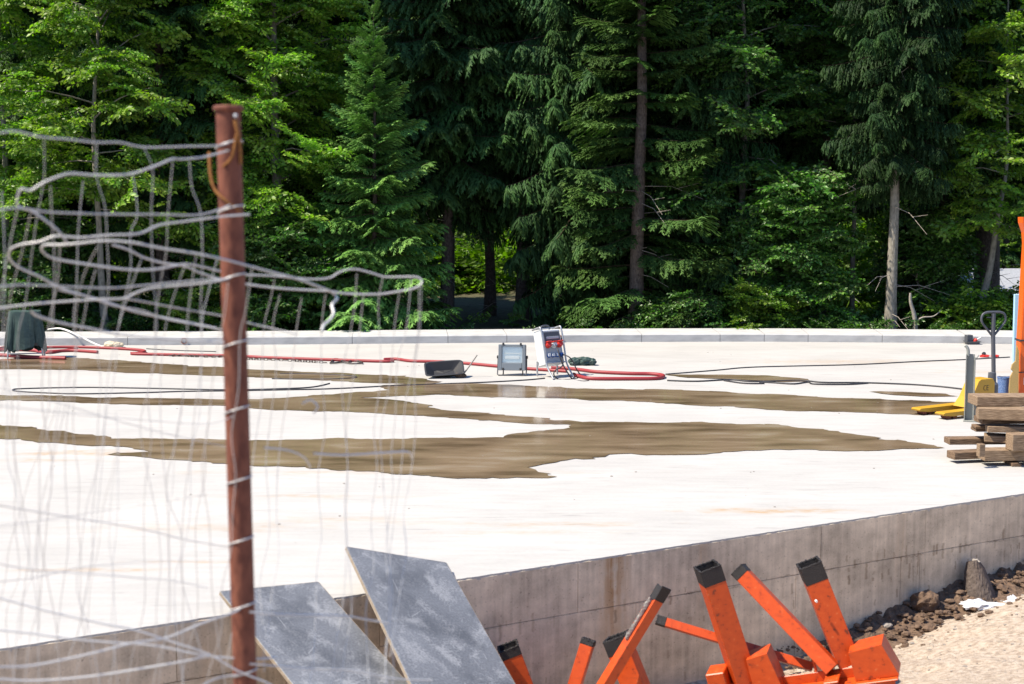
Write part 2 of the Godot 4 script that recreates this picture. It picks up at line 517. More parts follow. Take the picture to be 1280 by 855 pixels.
	material("steel", lin(0.40, 0.41, 0.42), 0.4, 0.6)
	material("grey_steel", lin(0.25, 0.26, 0.24), 0.55, 0.2)
	grainy("tarp", [lin(0.016, 0.036, 0.032), lin(0.028, 0.058, 0.05), lin(0.045, 0.08, 0.07)], 0.4, 0.55, 62, 0.012, 0.4)
	material("yellow_paint", lin(0.48, 0.27, 0.018), 0.45)
	material("handle_grey", lin(0.07, 0.075, 0.09), 0.5)
	grainy("blue_plastic", [lin(0.05, 0.10, 0.24), lin(0.09, 0.16, 0.34), lin(0.42, 0.46, 0.5)], 0.2, 0.5, 63, 0.02, 0.0, 1.0, Vector3.ONE, [0.0, 0.62, 1.0])
	grainy("chipboard", [lin(0.30, 0.19, 0.06), lin(0.55, 0.40, 0.17)], 0.12, 0.95, 64, 0.03, 0.6)
	material("pale_blue", lin(0.36, 0.58, 0.74), 0.6)
	material("plastic_film", lin(0.60, 0.61, 0.64), 0.3)
	material("white_paint", lin(0.62, 0.62, 0.60), 0.8)
	grainy("slate", [lin(0.22, 0.235, 0.26), lin(0.36, 0.37, 0.40)], 1.0, 0.6, 66, 0.02)
	material("glass", lin(0.03, 0.035, 0.04), 0.1)
	grainy("red_wood", [lin(0.10, 0.04, 0.025), lin(0.19, 0.075, 0.045)], 0.3, 0.85, 67, 0.02)
	material("drain_red", lin(0.20, 0.06, 0.035), 0.7)
	material("void_black", lin(0.006, 0.006, 0.006), 0.9)  # black painted for the darkness inside hollows
	material("print_black", lin(0.02, 0.02, 0.02), 0.7)

# ------------------------------------------------------------------ slab, wall, kerb, puddles
var kerb_path := []

func jag(poly: Array, step: float, amp: float, sd: float) -> PackedVector2Array:
	var out := PackedVector2Array()
	for i in poly.size():
		var a: Vector2 = poly[i]; var b: Vector2 = poly[(i + 1) % poly.size()]
		var n := maxi(1, int(a.distance_to(b) / step))
		for k in n:
			var p := a.lerp(b, float(k) / n)
			p += Vector2(nz.get_noise_2d(p.x * 30.0 + sd * 90.0, p.y * 60.0) + 0.5 * nz.get_noise_2d(p.x * 110.0, p.y * 200.0 + sd * 70.0), 0.7 * nz.get_noise_2d(p.x * 26.0 + 500.0, p.y * 60.0 + sd * 40.0) + 0.35 * nz.get_noise_2d(p.x * 120.0, p.y * 220.0 + 100.0)) * amp
			out.append(p)
	return out

func flat(st: SurfaceTool, poly: PackedVector2Array, y: float, uv := false) -> void:
	var idx := Geometry2D.triangulate_polygon(poly)
	for i in range(0, idx.size(), 3):
		var t := []
		for k in 3: t.append(Vector3(poly[idx[i + k]].x, y, poly[idx[i + k]].y))
		if (t[1] - t[0]).cross(t[2] - t[0]).y > 0.0: t = [t[0], t[2], t[1]]
		for p: Vector3 in t: v3(st, p, Vector3.UP, Vector2((p.x + 14.0) / 28.0, (p.z + 26.0) / 20.0))

func build_slab() -> void:
	for q in [[-420, 433.5], [0, 432.0], [300, 431.0], [560, 429.0], [700, 427.9], [900, 427.2], [1010, 427.5], [1208, 429.3], [1420, 432.5]]:
		kerb_path.append(on(q[0], q[1]))
	# the slab itself: a top 6 cm thick with a crumbled rim, on a body of concrete
	var rim := []
	var s := -9.0
	while s < 16.0:
		var p := wall_a + along * s
		var j := 0.006 * nz.get_noise_1d(s * 900.0) + 0.010 * minf(0.0, nz.get_noise_1d(s * 260.0 + 400.0) - 0.1)
		p += out_n * (0.008 + j)
		rim.append(Vector2(p.x, p.z))
		s += 0.03
	var poly := PackedVector2Array(rim)
	for i in range(kerb_path.size() - 1, -1, -1): poly.append(Vector2(kerb_path[i].x, kerb_path[i].z - 0.3))
	var st := S()
	flat(st, poly, 0.0)
	for i in rim.size() - 1:
		var a: Vector2 = rim[i]; var b: Vector2 = rim[i + 1]
		var n := Vector3(b.y - a.y, 0, a.x - b.x).normalized()
		if n.dot(out_n) < 0: n = -n
		var drop := Vector3(0, -0.022 - 0.012 * absf(nz.get_noise_1d(i * 31.0)), 0)
		quad(st, Vector3(a.x, 0, a.y), Vector3(b.x, 0, b.y), Vector3(b.x, 0, b.y) + drop, Vector3(a.x, 0, a.y) + drop, n)
	var slab := structure("concrete_slab", st, M.slab)
	# body behind the panels
	st = S()
	var far := Vector3(0, -1.6, 0)
	quad(st, wall_a + along * -9.0 - Vector3(0, 0.004, 0), wall_a + along * 16.0 - Vector3(0, 0.004, 0), wall_a + along * 16.0 + far, wall_a + along * -9.0 + far, out_n)
	part("core", st, M.joint, slab)
	# the wall face as the formwork left it: panels parted by fine joints, the upper pour above the lower
	var upper := [-9.0]; var lower := [-9.0]
	for px in [-560, -90, 210, 470, 723, 1031, 1163, 1420]: upper.append(edge_s(px))
	for px in [-700, -240, 90, 350, 590, 797, 1000, 1133, 1157, 1330]: lower.append(edge_s(px))
	upper.append(16.0); lower.append(16.0)
	for row in [[upper, 0.0, 0.372], [lower, 0.3745, 1.5]]:
		for i in row[0].size() - 1:
			var proud: float = 0.010 + 0.004 * nz.get_noise_2d(i * 70.0, row[1] * 90.0)
			panel(row[0][i] + 0.001, row[0][i + 1] - 0.001, row[1], row[2], proud, slab)
	# the low kerb along the far side, cast in lengths
	var kerb := Node3D.new()
	kerb.name = "kerb"
	add_child(kerb)
	kerb.set_meta("kind", "structure")
	var pts := smooth(kerb_path, 4)
	for i in range(0, pts.size() - 1, 2):
		var seg := [pts[i], pts[mini(i + 1, pts.size() - 1)], pts[mini(i + 2, pts.size() - 1)]]
		kerb_section(seg, kerb)
	for px in [[265.0, 0.0], [759.0, 0.0]]:
		var p := on(px[0], 424.5, 0.075)
		var best := 1e9
		for i in pts.size() - 1:
			var c := Geometry3D.get_closest_point_to_segment(Vector3(p.x, 0, p.z), pts[i], pts[i + 1])
			if c.distance_to(Vector3(p.x, 0, p.z)) < best:
				best = c.distance_to(Vector3(p.x, 0, p.z))
				p = Vector3(c.x, 0.072, c.z) if best < 1.0 else p
		st = S()
		var x := Transform3D(Basis(Vector3.RIGHT, PI / 2), p + Vector3(0, 0, -0.09))
		lathe(st, x, [[0.052, 0.0], [0.052, 0.118], [0.042, 0.118], [0.042, 0.0]], 16)
		var pipe := part("drain_pipe", st, M.drain_red, kerb)
		st = S()
		lathe(st, Transform3D(Basis(Vector3.RIGHT, PI / 2), p + Vector3(0, 0, 0.002)), [[0.043, 0.0], [0.0, 0.001]], 16)
		part("bore_shade_disc", st, M.void_black, pipe)  # black disc painted as the darkness down the pipe
	# standing water, and one thin dark streak under a cable
	var y := 0.004
	var n := 0
	for q in PUDDLES_AND_STREAK:
		var o := []
		for p in q[1]:
			var g := on(p[0], p[1])
			o.append(Vector2(g.x, g.z))
		st = S()
		flat(st, jag(o, 0.07, 0.17 if n < 4 else 0.08, n), y)
		var pud := part("puddle", st, M[q[0]])
		tag(pud, "", "", "", "structure")
		y += 0.0008
		n += 1

const PUDDLES_AND_STREAK := [
	["puddle", [[-60, 452], [0, 449], [70, 447], [130, 449], [200, 455], [290, 460], [360, 464], [420, 466], [500, 470], [560, 477], [520, 481], [450, 478], [400, 475], [300, 471], [200, 467.5], [100, 463], [0, 462], [-60, 463]]],
	["puddle", [[470, 482], [560, 479], [600, 480], [650, 482], [720, 486], [830, 487], [900, 490], [960, 493], [1090, 499], [1180, 502], [1260, 505], [1260, 520], [1180, 519], [1090, 517], [960, 512], [830, 504], [720, 499], [600, 496], [540, 493], [490, 488]]],
	["puddle", [[-60, 492], [0, 494], [150, 497], [280, 500], [340, 499], [400, 494], [450, 490], [520, 486], [575, 484], [600, 487], [560, 493], [500, 495], [455, 498], [500, 501], [545, 507], [560, 514], [600, 517], [640, 520], [714, 526], [730, 530], [709, 532], [640, 528], [560, 522], [450, 516], [350, 512], [280, 508], [150, 505], [0, 501], [-60, 500]]],
	["puddle", [[-60, 529], [0, 531], [80, 539], [110, 543], [150, 549], [200, 549.5], [300, 550], [400, 549], [500, 549], [600, 547], [630, 545], [666, 539], [705, 534], [714, 527], [760, 527], [815, 528], [900, 530], [974, 531], [1022, 536], [1070, 544], [1120, 552], [1185, 560], [1091, 564], [1000, 563], [932, 564], [900, 567], [842, 569], [772, 568], [741, 573], [703, 576], [668, 584], [690, 597], [613, 599], [560, 596], [480, 591], [400, 586], [320, 583], [260, 576], [200, 574], [132, 568.5], [190, 565], [175, 562], [150, 560.5], [80, 554], [0, 549], [-60, 547]]],
	["puddle", [[832, 469], [900, 468.6], [960, 470], [1000, 473], [1016, 477], [980, 478], [930, 475], [860, 472.5]]],  # thin dark streak under the cable, in the puddle material
	["puddle", [[1085, 490], [1130, 490.4], [1180, 493], [1196, 496], [1150, 496], [1110, 493.5]]],
]

func edge_s(px: float) -> float:
	# where the upright plane through the eye and this column of the view meets the slab's rim
	var d := ray(px, 427.5)
	var flat_d := Vector3(d.x, 0, d.z)
	var t := (wall_a - Vector3(EYE.x, 0, EYE.z)).dot(out_n) / flat_d.dot(out_n)
	return (flat_d * t + Vector3(EYE.x, 0, EYE.z) - wall_a).dot(along)

func panel(s0: float, s1: float, d0: float, d1: float, proud: float, parent: Node) -> void:
	var st := S()
	var b := 0.002
	var P := func(s: float, d: float, o: float) -> Vector3: return wall_a + along * s + Vector3(0, -d, 0) + out_n * o
	var V := func(s: float, d: float, o: float, n: Vector3) -> void: v3(st, P.call(s, d, o), n, Vector2(fposmod((s + 1.0) / 12.0, 4.0), d / 1.3))
	var top := d0 + (0.012 if d0 == 0.0 else 0.0)
	var F := func(c: Array, n: Vector3) -> void:
		for t in [[0, 1, 2], [0, 2, 3]]:
			var a: Vector3 = P.call(c[t[0]][0], c[t[0]][1], c[t[0]][2])
			var e: Vector3 = P.call(c[t[1]][0], c[t[1]][1], c[t[1]][2])
			var g: Vector3 = P.call(c[t[2]][0], c[t[2]][1], c[t[2]][2])
			var ord: Array = [t[0], t[1], t[2]] if (e - a).cross(g - a).dot(n) < 0.0 else [t[0], t[2], t[1]]
			for k in ord: V.call(c[k][0], c[k][1], c[k][2], n)
	F.call([[s0 + b, top + b, proud], [s1 - b, top + b, proud], [s1 - b, d1 - b, proud], [s0 + b, d1 - b, proud]], out_n)
	for e in [[[s0, top, 0.0], [s0 + b, top + b, proud], [s0 + b, d1 - b, proud], [s0, d1, 0.0], -along], [[s1, top, 0.0], [s1 - b, top + b, proud], [s1 - b, d1 - b, proud], [s1, d1, 0.0], along],
			[[s0, top, 0.0], [s1, top, 0.0], [s1 - b, top + b, proud], [s0 + b, top + b, proud], Vector3.UP], [[s0, d1, 0.0], [s1, d1, 0.0], [s1 - b, d1 - b, proud], [s0 + b, d1 - b, proud], Vector3.DOWN]]:
		var n: Vector3 = (e[4] + out_n * 0.4).normalized()
		F.call([e[0], e[1], e[2], e[3]], n)
	part("wall_panel", st, M.wall, parent)

func kerb_section(seg: Array, parent: Node) -> void:
	var st := S()
	var prof := [Vector2(0, -0.2), Vector2(0.004, 0.122), Vector2(-0.014, 0.14), Vector2(-0.90, 0.150), Vector2(-0.92, 0.12), Vector2(-0.92, -0.4)]
	var rows := []
	for i in seg.size():
		var d: Vector3 = (seg[mini(i + 1, seg.size() - 1)] - seg[maxi(i - 1, 0)]).normalized()
		var o := Vector3(-d.z, 0, d.x)
		if o.z < 0: o = -o
		var p: Vector3 = seg[i]
		if i == 0: p += d * 0.004
		if i == seg.size() - 1: p -= d * 0.004
		var row := []
		for q: Vector2 in prof: row.append(p + o * q.x + Vector3.UP * q.y)
		rows.append([row, o])
	for i in rows.size() - 1:
		for k in prof.size() - 1:
			var e: Vector2 = prof[k + 1] - prof[k]
			var n: Vector3 = (rows[i][1] * e.y + Vector3.UP * -e.x).normalized()
			quad(st, rows[i][0][k], rows[i + 1][0][k], rows[i + 1][0][k + 1], rows[i][0][k + 1], n)
	for e in [0, rows.size() - 1]:
		var r: Array = rows[e][0]
		var n: Vector3 = (seg[1] - seg[0]).normalized() * (-1.0 if e == 0 else 1.0)
		for k in range(1, prof.size() - 1): tri(st, r[0], r[k], r[k + 1], n, n, n)
	part("kerb_section", st, M.kerb, parent)

# ------------------------------------------------------------------ trees
var twig_meshes := {}

func leaf_mesh(V: PackedVector3Array, C: PackedColorArray) -> ArrayMesh:
	var arr := []
	arr.resize(Mesh.ARRAY_MAX)
	arr[Mesh.ARRAY_VERTEX] = V
	arr[Mesh.ARRAY_COLOR] = C
	var m := ArrayMesh.new()
	m.add_surface_from_arrays(Mesh.PRIMITIVE_TRIANGLES, arr)
	return m

# a needled shoot: a slim pointed blade, two triangles
func shoot(V: PackedVector3Array, C: PackedColorArray, a: Vector3, b: Vector3, w: float, side: Vector3, c: Color) -> void:
	var m := a.lerp(b, 0.4)
	for t in [[a, m + side * w, b], [a, b, m - side * w]]:
		for p in t: V.append(p); C.append(c)

func stick(V: PackedVector3Array, C: PackedColorArray, a: Vector3, b: Vector3, r: float, c: Color) -> void:
	var d := (b - a).normalized()
	var s := d.cross(Vector3.UP).normalized() * r
	if s.length() < r * 0.5: s = Vector3.RIGHT * r
	var u := d.cross(s).normalized() * r
	var o := [s, u - s * 0.5, -u - s * 0.5]
	for k in 3:
		var p: Vector3 = o[k]; var q: Vector3 = o[(k + 1) % 3]
		for v in [a + p, a + q, b + q * 0.6, a + p, b + q * 0.6, b + p * 0.6]: V.append(v); C.append(c)

# a spruce bough one unit long, growing along +x. hang: how far its side shoots droop
func spruce_bough(sd: int, hang: float, tone: Vector3, tip: Vector3) -> ArrayMesh:
	var r := RandomNumberGenerator.new()
	r.seed = sd
	var V := PackedVector3Array(); var C := PackedColorArray()
	var wood := Color(0.07, 0.05, 0.038)
	var bend := r.randf_range(-0.12, 0.12)
	var axis := func(t: float) -> Vector3: return Vector3(t, -0.06 * t - (0.16 + 0.1 * hang) * t * t + 0.17 * pow(t, 4.0), bend * t * t)
	for i in 8: stick(V, C, axis.call(i / 8.0), axis.call((i + 1) / 8.0), 0.011 * (1.0 - i / 9.0), wood)
	var n := 34
	for i in n:
		var t := lerpf(0.10, 0.99, (i + r.randf_range(-0.3, 0.3)) / n)
		t = clampf(t, 0.06, 1.0)
		var p: Vector3 = axis.call(t)
		var f: Vector3 = (axis.call(minf(t + 0.02, 1.02)) - axis.call(t - 0.02)).normalized()
		var sgn := 1.0 if i % 2 == 0 else -1.0
		var len := 0.40 * pow(sin(PI * clampf(0.16 + 0.80 * t, 0.0, 1.0)), 0.8) * r.randf_range(0.65, 1.12) + 0.05
		var ang := deg_to_rad(lerpf(70.0, 32.0, t) + r.randf_range(-10, 10))
		var dir := (f * cos(ang) + Vector3(0, 0, sgn) * sin(ang) + Vector3(0, r.randf_range(-0.12, 0.10) - 0.35 * hang, 0)).normalized()
		var q := p
		var steps := 7
		for k in steps:
			var u := float(k) / steps
			dir = (dir + Vector3(0, -0.055 - 0.20 * hang, 0) + Vector3(r.randf_range(-0.06, 0.06), 0, r.randf_range(-0.06, 0.06))).normalized()
			var q2 := q + dir * len / steps
			var mix := tone.lerp(tip, clampf(0.2 + 0.75 * u * t + r.randf_range(-0.25, 0.3), 0.0, 1.0)) * r.randf_range(0.8, 1.2)
			var col := Color(mix.x, mix.y, mix.z)
			var across := dir.cross(Vector3.UP).normalized()
			shoot(V, C, q, q2 + dir * 0.02, 0.011, (across + Vector3(0, r.randf_range(-0.5, 0.5), 0)).normalized(), col)
			for e in 3:
				var s2 := -1.0 if e % 2 == 0 else 1.0
				var sd2 := (dir * 0.85 + across * s2 * r.randf_range(0.5, 0.95) + Vector3(0, r.randf_range(-0.45, 0.15) - 0.5 * hang, 0)).normalized()
				var l2 := (0.045 + 0.06 * (1.0 - u)) * r.randf_range(0.7, 1.25)
				var s0 := q.lerp(q2, r.randf())
				shoot(V, C, s0, s0 + sd2 * l2, 0.0095, sd2.cross(Vector3(r.randf_range(-0.6, 0.6), 1, r.randf_range(-0.6, 0.6))).normalized(), col)
			q = q2
	return leaf_mesh(V, C)

# a leafy spray one unit long, growing along +x, its leaves spread about level as a beech or hornbeam holds them
func leaf_spray(sd: int, size: float, tone: Vector3, tip: Vector3, loose: float) -> ArrayMesh:
	var r := RandomNumberGenerator.new()
	r.seed = sd
	var V := PackedVector3Array(); var C := PackedColorArray()
	var wood := Color(0.08, 0.065, 0.045)
	var twigs := [[Vector3.ZERO, Vector3(1, -0.08, r.randf_range(-0.1, 0.1))]]
	for i in 7:
		var t := 0.12 + 0.11 * i
		var p := Vector3(t, -0.08 * t, 0)
		var s := 1.0 if i % 2 == 0 else -1.0
		twigs.append([p, p + Vector3(0.45, r.randf_range(-0.22, 0.12), s * r.randf_range(0.35, 0.55)) * (1.05 - 0.55 * t)])
	for tw in twigs:
		stick(V, C, tw[0], tw[1], 0.005, wood)
		var d: Vector3 = tw[1] - tw[0]
		var l := d.length()
		d = d.normalized()
		var across := d.cross(Vector3.UP).normalized()
		var n := int(l / 0.058)
		for i in n:
			var s := 1.0 if i % 2 == 0 else -1.0
			var p: Vector3 = tw[0] + d * l * (i + 0.8) / n
			var g := (d * r.randf_range(0.3, 0.9) + across * s * r.randf_range(0.6, 1.0) + Vector3(0, r.randf_range(-0.8, 0.3), 0)).normalized()
			var up := (Vector3.UP * 0.8 + Vector3(r.randf_range(-loose, loose), 0, r.randf_range(-loose, loose))).normalized()
			var w := g.cross(up).normalized()
			up = w.cross(g)
			var ls := size * r.randf_range(0.7, 1.2)
			p += g * ls * 0.12
			var mix := tone.lerp(tip, clampf(r.randf() * 0.8 + 0.3 * (p.x - 0.5), 0.0, 1.0)) * r.randf_range(0.85, 1.15)
			var col := Color(mix.x, mix.y, mix.z)
			var b := p + g * ls
			var m := p.lerp(b, 0.45) - up * ls * 0.04
			var lift := up * ls * 0.10
			for t in [[p, m + w * ls * 0.30 + lift, b], [p, b, m - w * ls * 0.30 + lift]]:
				for q in t: V.append(q); C.append(col)
	return leaf_mesh(V, C)

func make_twigs() -> void:
	for i in 4:
		twig_meshes["young%d" % i] = spruce_bough(100 + i, 0.12, Vector3(0.048, 0.115, 0.030), Vector3(0.135, 0.255, 0.060))
		twig_meshes["old%d" % i] = spruce_bough(120 + i, 0.45, Vector3(0.028, 0.070, 0.025), Vector3(0.080, 0.162, 0.047))
		twig_meshes["hang%d" % i] = spruce_bough(140 + i, 0.85, Vector3(0.020, 0.052, 0.020), Vector3(0.062, 0.130, 0.040))
		twig_meshes["light%d" % i] = leaf_spray(160 + i, 0.155, Vector3(0.100, 0.215, 0.024), Vector3(0.245, 0.370, 0.048), 1.4)
		twig_meshes["dark%d" % i] = leaf_spray(180 + i, 0.150, Vector3(0.046, 0.120, 0.026), Vector3(0.112, 0.228, 0.038), 1.3)

func crown(parent: Node3D, twig: String, m: Material, where: Array, tints: Array) -> void:
	var mm := MultiMesh.new()
	mm.transform_format = MultiMesh.TRANSFORM_3D
	mm.use_colors = true
	mm.mesh = twig_meshes[twig]
	mm.instance_count = where.size()
	for i in where.size():
		mm.set_instance_transform(i, where[i])
		mm.set_instance_color(i, tints[i])
	var o := MultiMeshInstance3D.new()
	o.multimesh = mm
	o.material_override = m
	o.name = numbered(parent, "crown")
	o.set_meta("kind", "stuff")
	parent.add_child(o)

func bough_at(p: Vector3, az: float, el: float, len: float, roll := 0.0) -> Transform3D:
	var b := Basis(Vector3.UP, -az) * Basis(Vector3.BACK, el) * Basis(Vector3.RIGHT, roll)
	return Transform3D(b.scaled_local(Vector3.ONE * len), p)

# opts: h height, r reach of the longest bough, from lowest bough, trunk radius, kind young/old/hang, bare: boughs facing the slab left out up to this height
func spruce(called: String, label: String, px: float, depth: float, o: Dictionary, group := "spruces at the edge of the wood") -> Node3D:
	var x := (px - 640.0) / FOCAL * depth * 1.005
	var base := Vector3(x, wood_y(x, -depth) - 0.05, -depth)
	var t := thing(called, label, "tree", base, group)
	var r := RandomNumberGenerator.new()
	r.seed = int(px * 7.0 + depth * 131.0)
	var h: float = o.h
	var lean := Vector3(o.get("lean", 0.0), 0, 0)
	var trunk_r: float = o.get("trunk", h * 0.009)
	var pts := []; var rad := []
	for i in 15:
		var u := i / 14.0
		pts.append(Vector3(0.05 * nz.get_noise_2d(px * 3.0, u * 120.0), u * h, 0.05 * nz.get_noise_2d(px * 3.0 + 99.0, u * 120.0)) + lean * u * h)
		rad.append(trunk_r * (1.0 - 0.97 * u) * (1.0 + 0.35 * exp(-u * h * 3.0)))
	var st := S()
	tube(st, pts, 1, 1, 10, false, rad)
	var from: float = o.get("from", 0.4)
	part("trunk", st, M[o.get("bark", "spruce_bark")], t)
	st = S()
	# dead stubs and dry twigs low on the trunk
	for k in int(o.get("stubs", 10)):
		var y := r.randf_range(0.3, maxf(from, 0.9) + 2.2)
		var az := r.randf() * TAU
		var p := Vector3(0, y, 0) + lean * y
		var d := Vector3(cos(az), r.randf_range(-0.35, 0.1), sin(az))
		var l := r.randf_range(0.25, 1.3)
		var e := p + d * l + Vector3(r.randf_range(-0.1, 0.1), -0.14 * l, 0)
		tube(st, [p, p + d * l * 0.5 + Vector3(0, 0.03, 0), e], 0.008, 0.003, 4, false)
		if l > 0.6: tube(st, [p + d * l * 0.6, p + d * l * 0.85 + Vector3(0.1, 0.12, 0.05)], 0.006, 0.002, 4, false)
	if int(o.get("stubs", 10)) > 0:
		var dead_b := part("dead_branches", st, M.dead_wood, t)
		dead_b.set_meta("kind", "stuff")
	var where := []; var tints := []
	var kind: String = o.get("kind", "old")
	var y := from
	var reach: float = o.r
	while y < h - 0.12:
		var u := (y - from) / (h - from)
		var full := pow(1.0 - u, 0.75) if kind == "young" else minf(1.0, 1.35 * pow(1.0 - u, 0.7)) * lerpf(0.75, 1.0, smoothstep(0.0, 0.15, u))
		var n := int(o.get("whorl", 6))
		var a0 := r.randf() * TAU
		for k in n:
			var az := a0 + TAU * k / n + r.randf_range(-0.3, 0.3)
			var len := maxf(0.14, reach * full * r.randf_range(0.68, 1.15))
			if y < o.get("bare", 0.0) and absf(wrapf(az - PI / 2, -PI, PI)) < 0.62: continue
			var el: float = lerpf(-0.05, 0.75, pow(u, 1.6)) + r.randf_range(-0.14, 0.14) if kind == "young" else lerpf(-0.18, 0.35, u) + r.randf_range(-0.18, 0.18)
			var p := Vector3(0, y + r.randf_range(-0.08, 0.08), 0) + lean * y
			where.append(bough_at(p, az, el, len, r.randf_range(-0.25, 0.25)))
			var g: float = r.randf_range(0.72, 1.25) * o.get("tint", 1.0)
			tints.append(Color(g * r.randf_range(0.92, 1.1), g, g * r.randf_range(0.85, 1.1)))
		y += o.get("step", 0.30) * r.randf_range(0.75, 1.2) * lerpf(1.0, 0.7, u)
	if kind == "young":
		for k in 5:
			where.append(bough_at(Vector3(0, h - 0.22 + 0.05 * k, 0), k * 2.4, 1.0, 0.24))
			tints.append(Color(1.2, 1.2, 1.0))
		where.append(bough_at(Vector3(0, h - 0.2, 0), 0, PI / 2, 0.38))
		tints.append(Color(1.2, 1.2, 1.0))
	crown(t, kind + str(r.randi() % 4), M.spruce_young if kind == "young" else M.spruce_old, where, tints)
	return t

# opts: h, r, from (height of the lowest limb), kind light/dark, limbs, spine: bends of the stem [[dx, y], ...]
func broadleaf(called: String, label: String, px: float, depth: float, o: Dictionary, group := "leafy trees at the edge of the wood", category := "tree") -> Node3D:
	var x := (px - 640.0) / FOCAL * depth * 1.005
	var base := Vector3(x, wood_y(x, -depth) - 0.05, -depth)
	var t := thing(called, label, category, base, group)
	var r := RandomNumberGenerator.new()
	r.seed = int(px * 11.0 + depth * 57.0)
	var h: float = o.h
	var trunk_r: float = o.get("trunk", 0.09)
	var spine := []
	if o.has("spine"):
		for q in o.spine: spine.append(Vector3(q[0], q[1], 0.03 * nz.get_noise_1d(q[1] * 80.0)))
	else:
		for i in 7: spine.append(Vector3(0.35 * nz.get_noise_2d(px, i * 31.0) * i / 6.0, h * 0.92 * i / 6.0, 0.35 * nz.get_noise_2d(px + 55.0, i * 31.0) * i / 6.0))
	spine = smooth(spine, 3)
	var st := S()
	var rad := []
	for i in spine.size(): rad.append(trunk_r * (1.0 - 0.9 * i / (spine.size() - 1.0)) + (0.3 * trunk_r if i == 0 else 0.0))
	tube(st, spine, 1, 1, 9, false, rad)
	var where := []; var tints := []
	var n := int(o.get("limbs", 24))
	var from: float = o.from
	for k in n:
		var u := (k + r.randf() * 0.6) / n
		var y := lerpf(from, spine[-1].y, u)
		var p: Vector3 = spine[-1]
		for i in spine.size() - 1:
			if spine[i + 1].y >= y:
				p = spine[i].lerp(spine[i + 1], clampf((y - spine[i].y) / maxf(0.01, spine[i + 1].y - spine[i].y), 0.0, 1.0))
				break
		var az := k * 2.399963 + r.randf_range(-0.4, 0.4)
		var shape := sin(PI * clampf(0.22 + 0.72 * u, 0.0, 1.0))
		var len: float = o.r * (0.35 + 0.65 * shape) * r.randf_range(0.7, 1.15)
		var el: float = lerpf(0.15, 0.85, u) + r.randf_range(-0.2, 0.25) + o.get("lift", 0.0)
		var d := Vector3(cos(az) * cos(el), sin(el), sin(az) * cos(el))
		var limb := []
		for i in 5:
			var q := i / 4.0
			limb.append(p + d * len * q + Vector3(0, -0.22 * len * q * q, 0) + Vector3(r.randf_range(-1, 1), r.randf_range(-1, 1), r.randf_range(-1, 1)) * 0.05 * len * q)
		tube(st, limb, trunk_r * 0.2, 0.004, 5, false)
		var sprays := int(o.get("sprays", 26) * (0.5 + 0.5 * shape))
		for i in sprays:
			var q := clampf(pow(r.randf(), 0.6), 0.12, 1.0)
			var seg := minf(q * 4.0, 3.99)
			var c: Vector3 = limb[int(seg)].lerp(limb[int(seg) + 1], seg - int(seg))
			c += Vector3(r.randf_range(-1, 1), r.randf_range(-0.8, 0.8), r.randf_range(-1, 1)) * 0.20 * len
			var saz := az + r.randf_range(-1.5, 1.5)
			where.append(bough_at(c, saz, r.randf_range(-0.5, 0.35), r.randf_range(0.38, 0.72) * o.get("spray", 1.0), r.randf_range(-0.5, 0.5)))
			var g: float = r.randf_range(0.7, 1.25) * o.get("tint", 1.0)
			tints.append(Color(g * r.randf_range(0.85, 1.15), g, g))
	part("trunk", st, M[o.get("bark", "grey_bark")], t)
	var kind: String = o.get("kind", "light")
	crown(t, kind + str(r.randi() % 4), M["leaf_" + kind], where, tints)
	return t

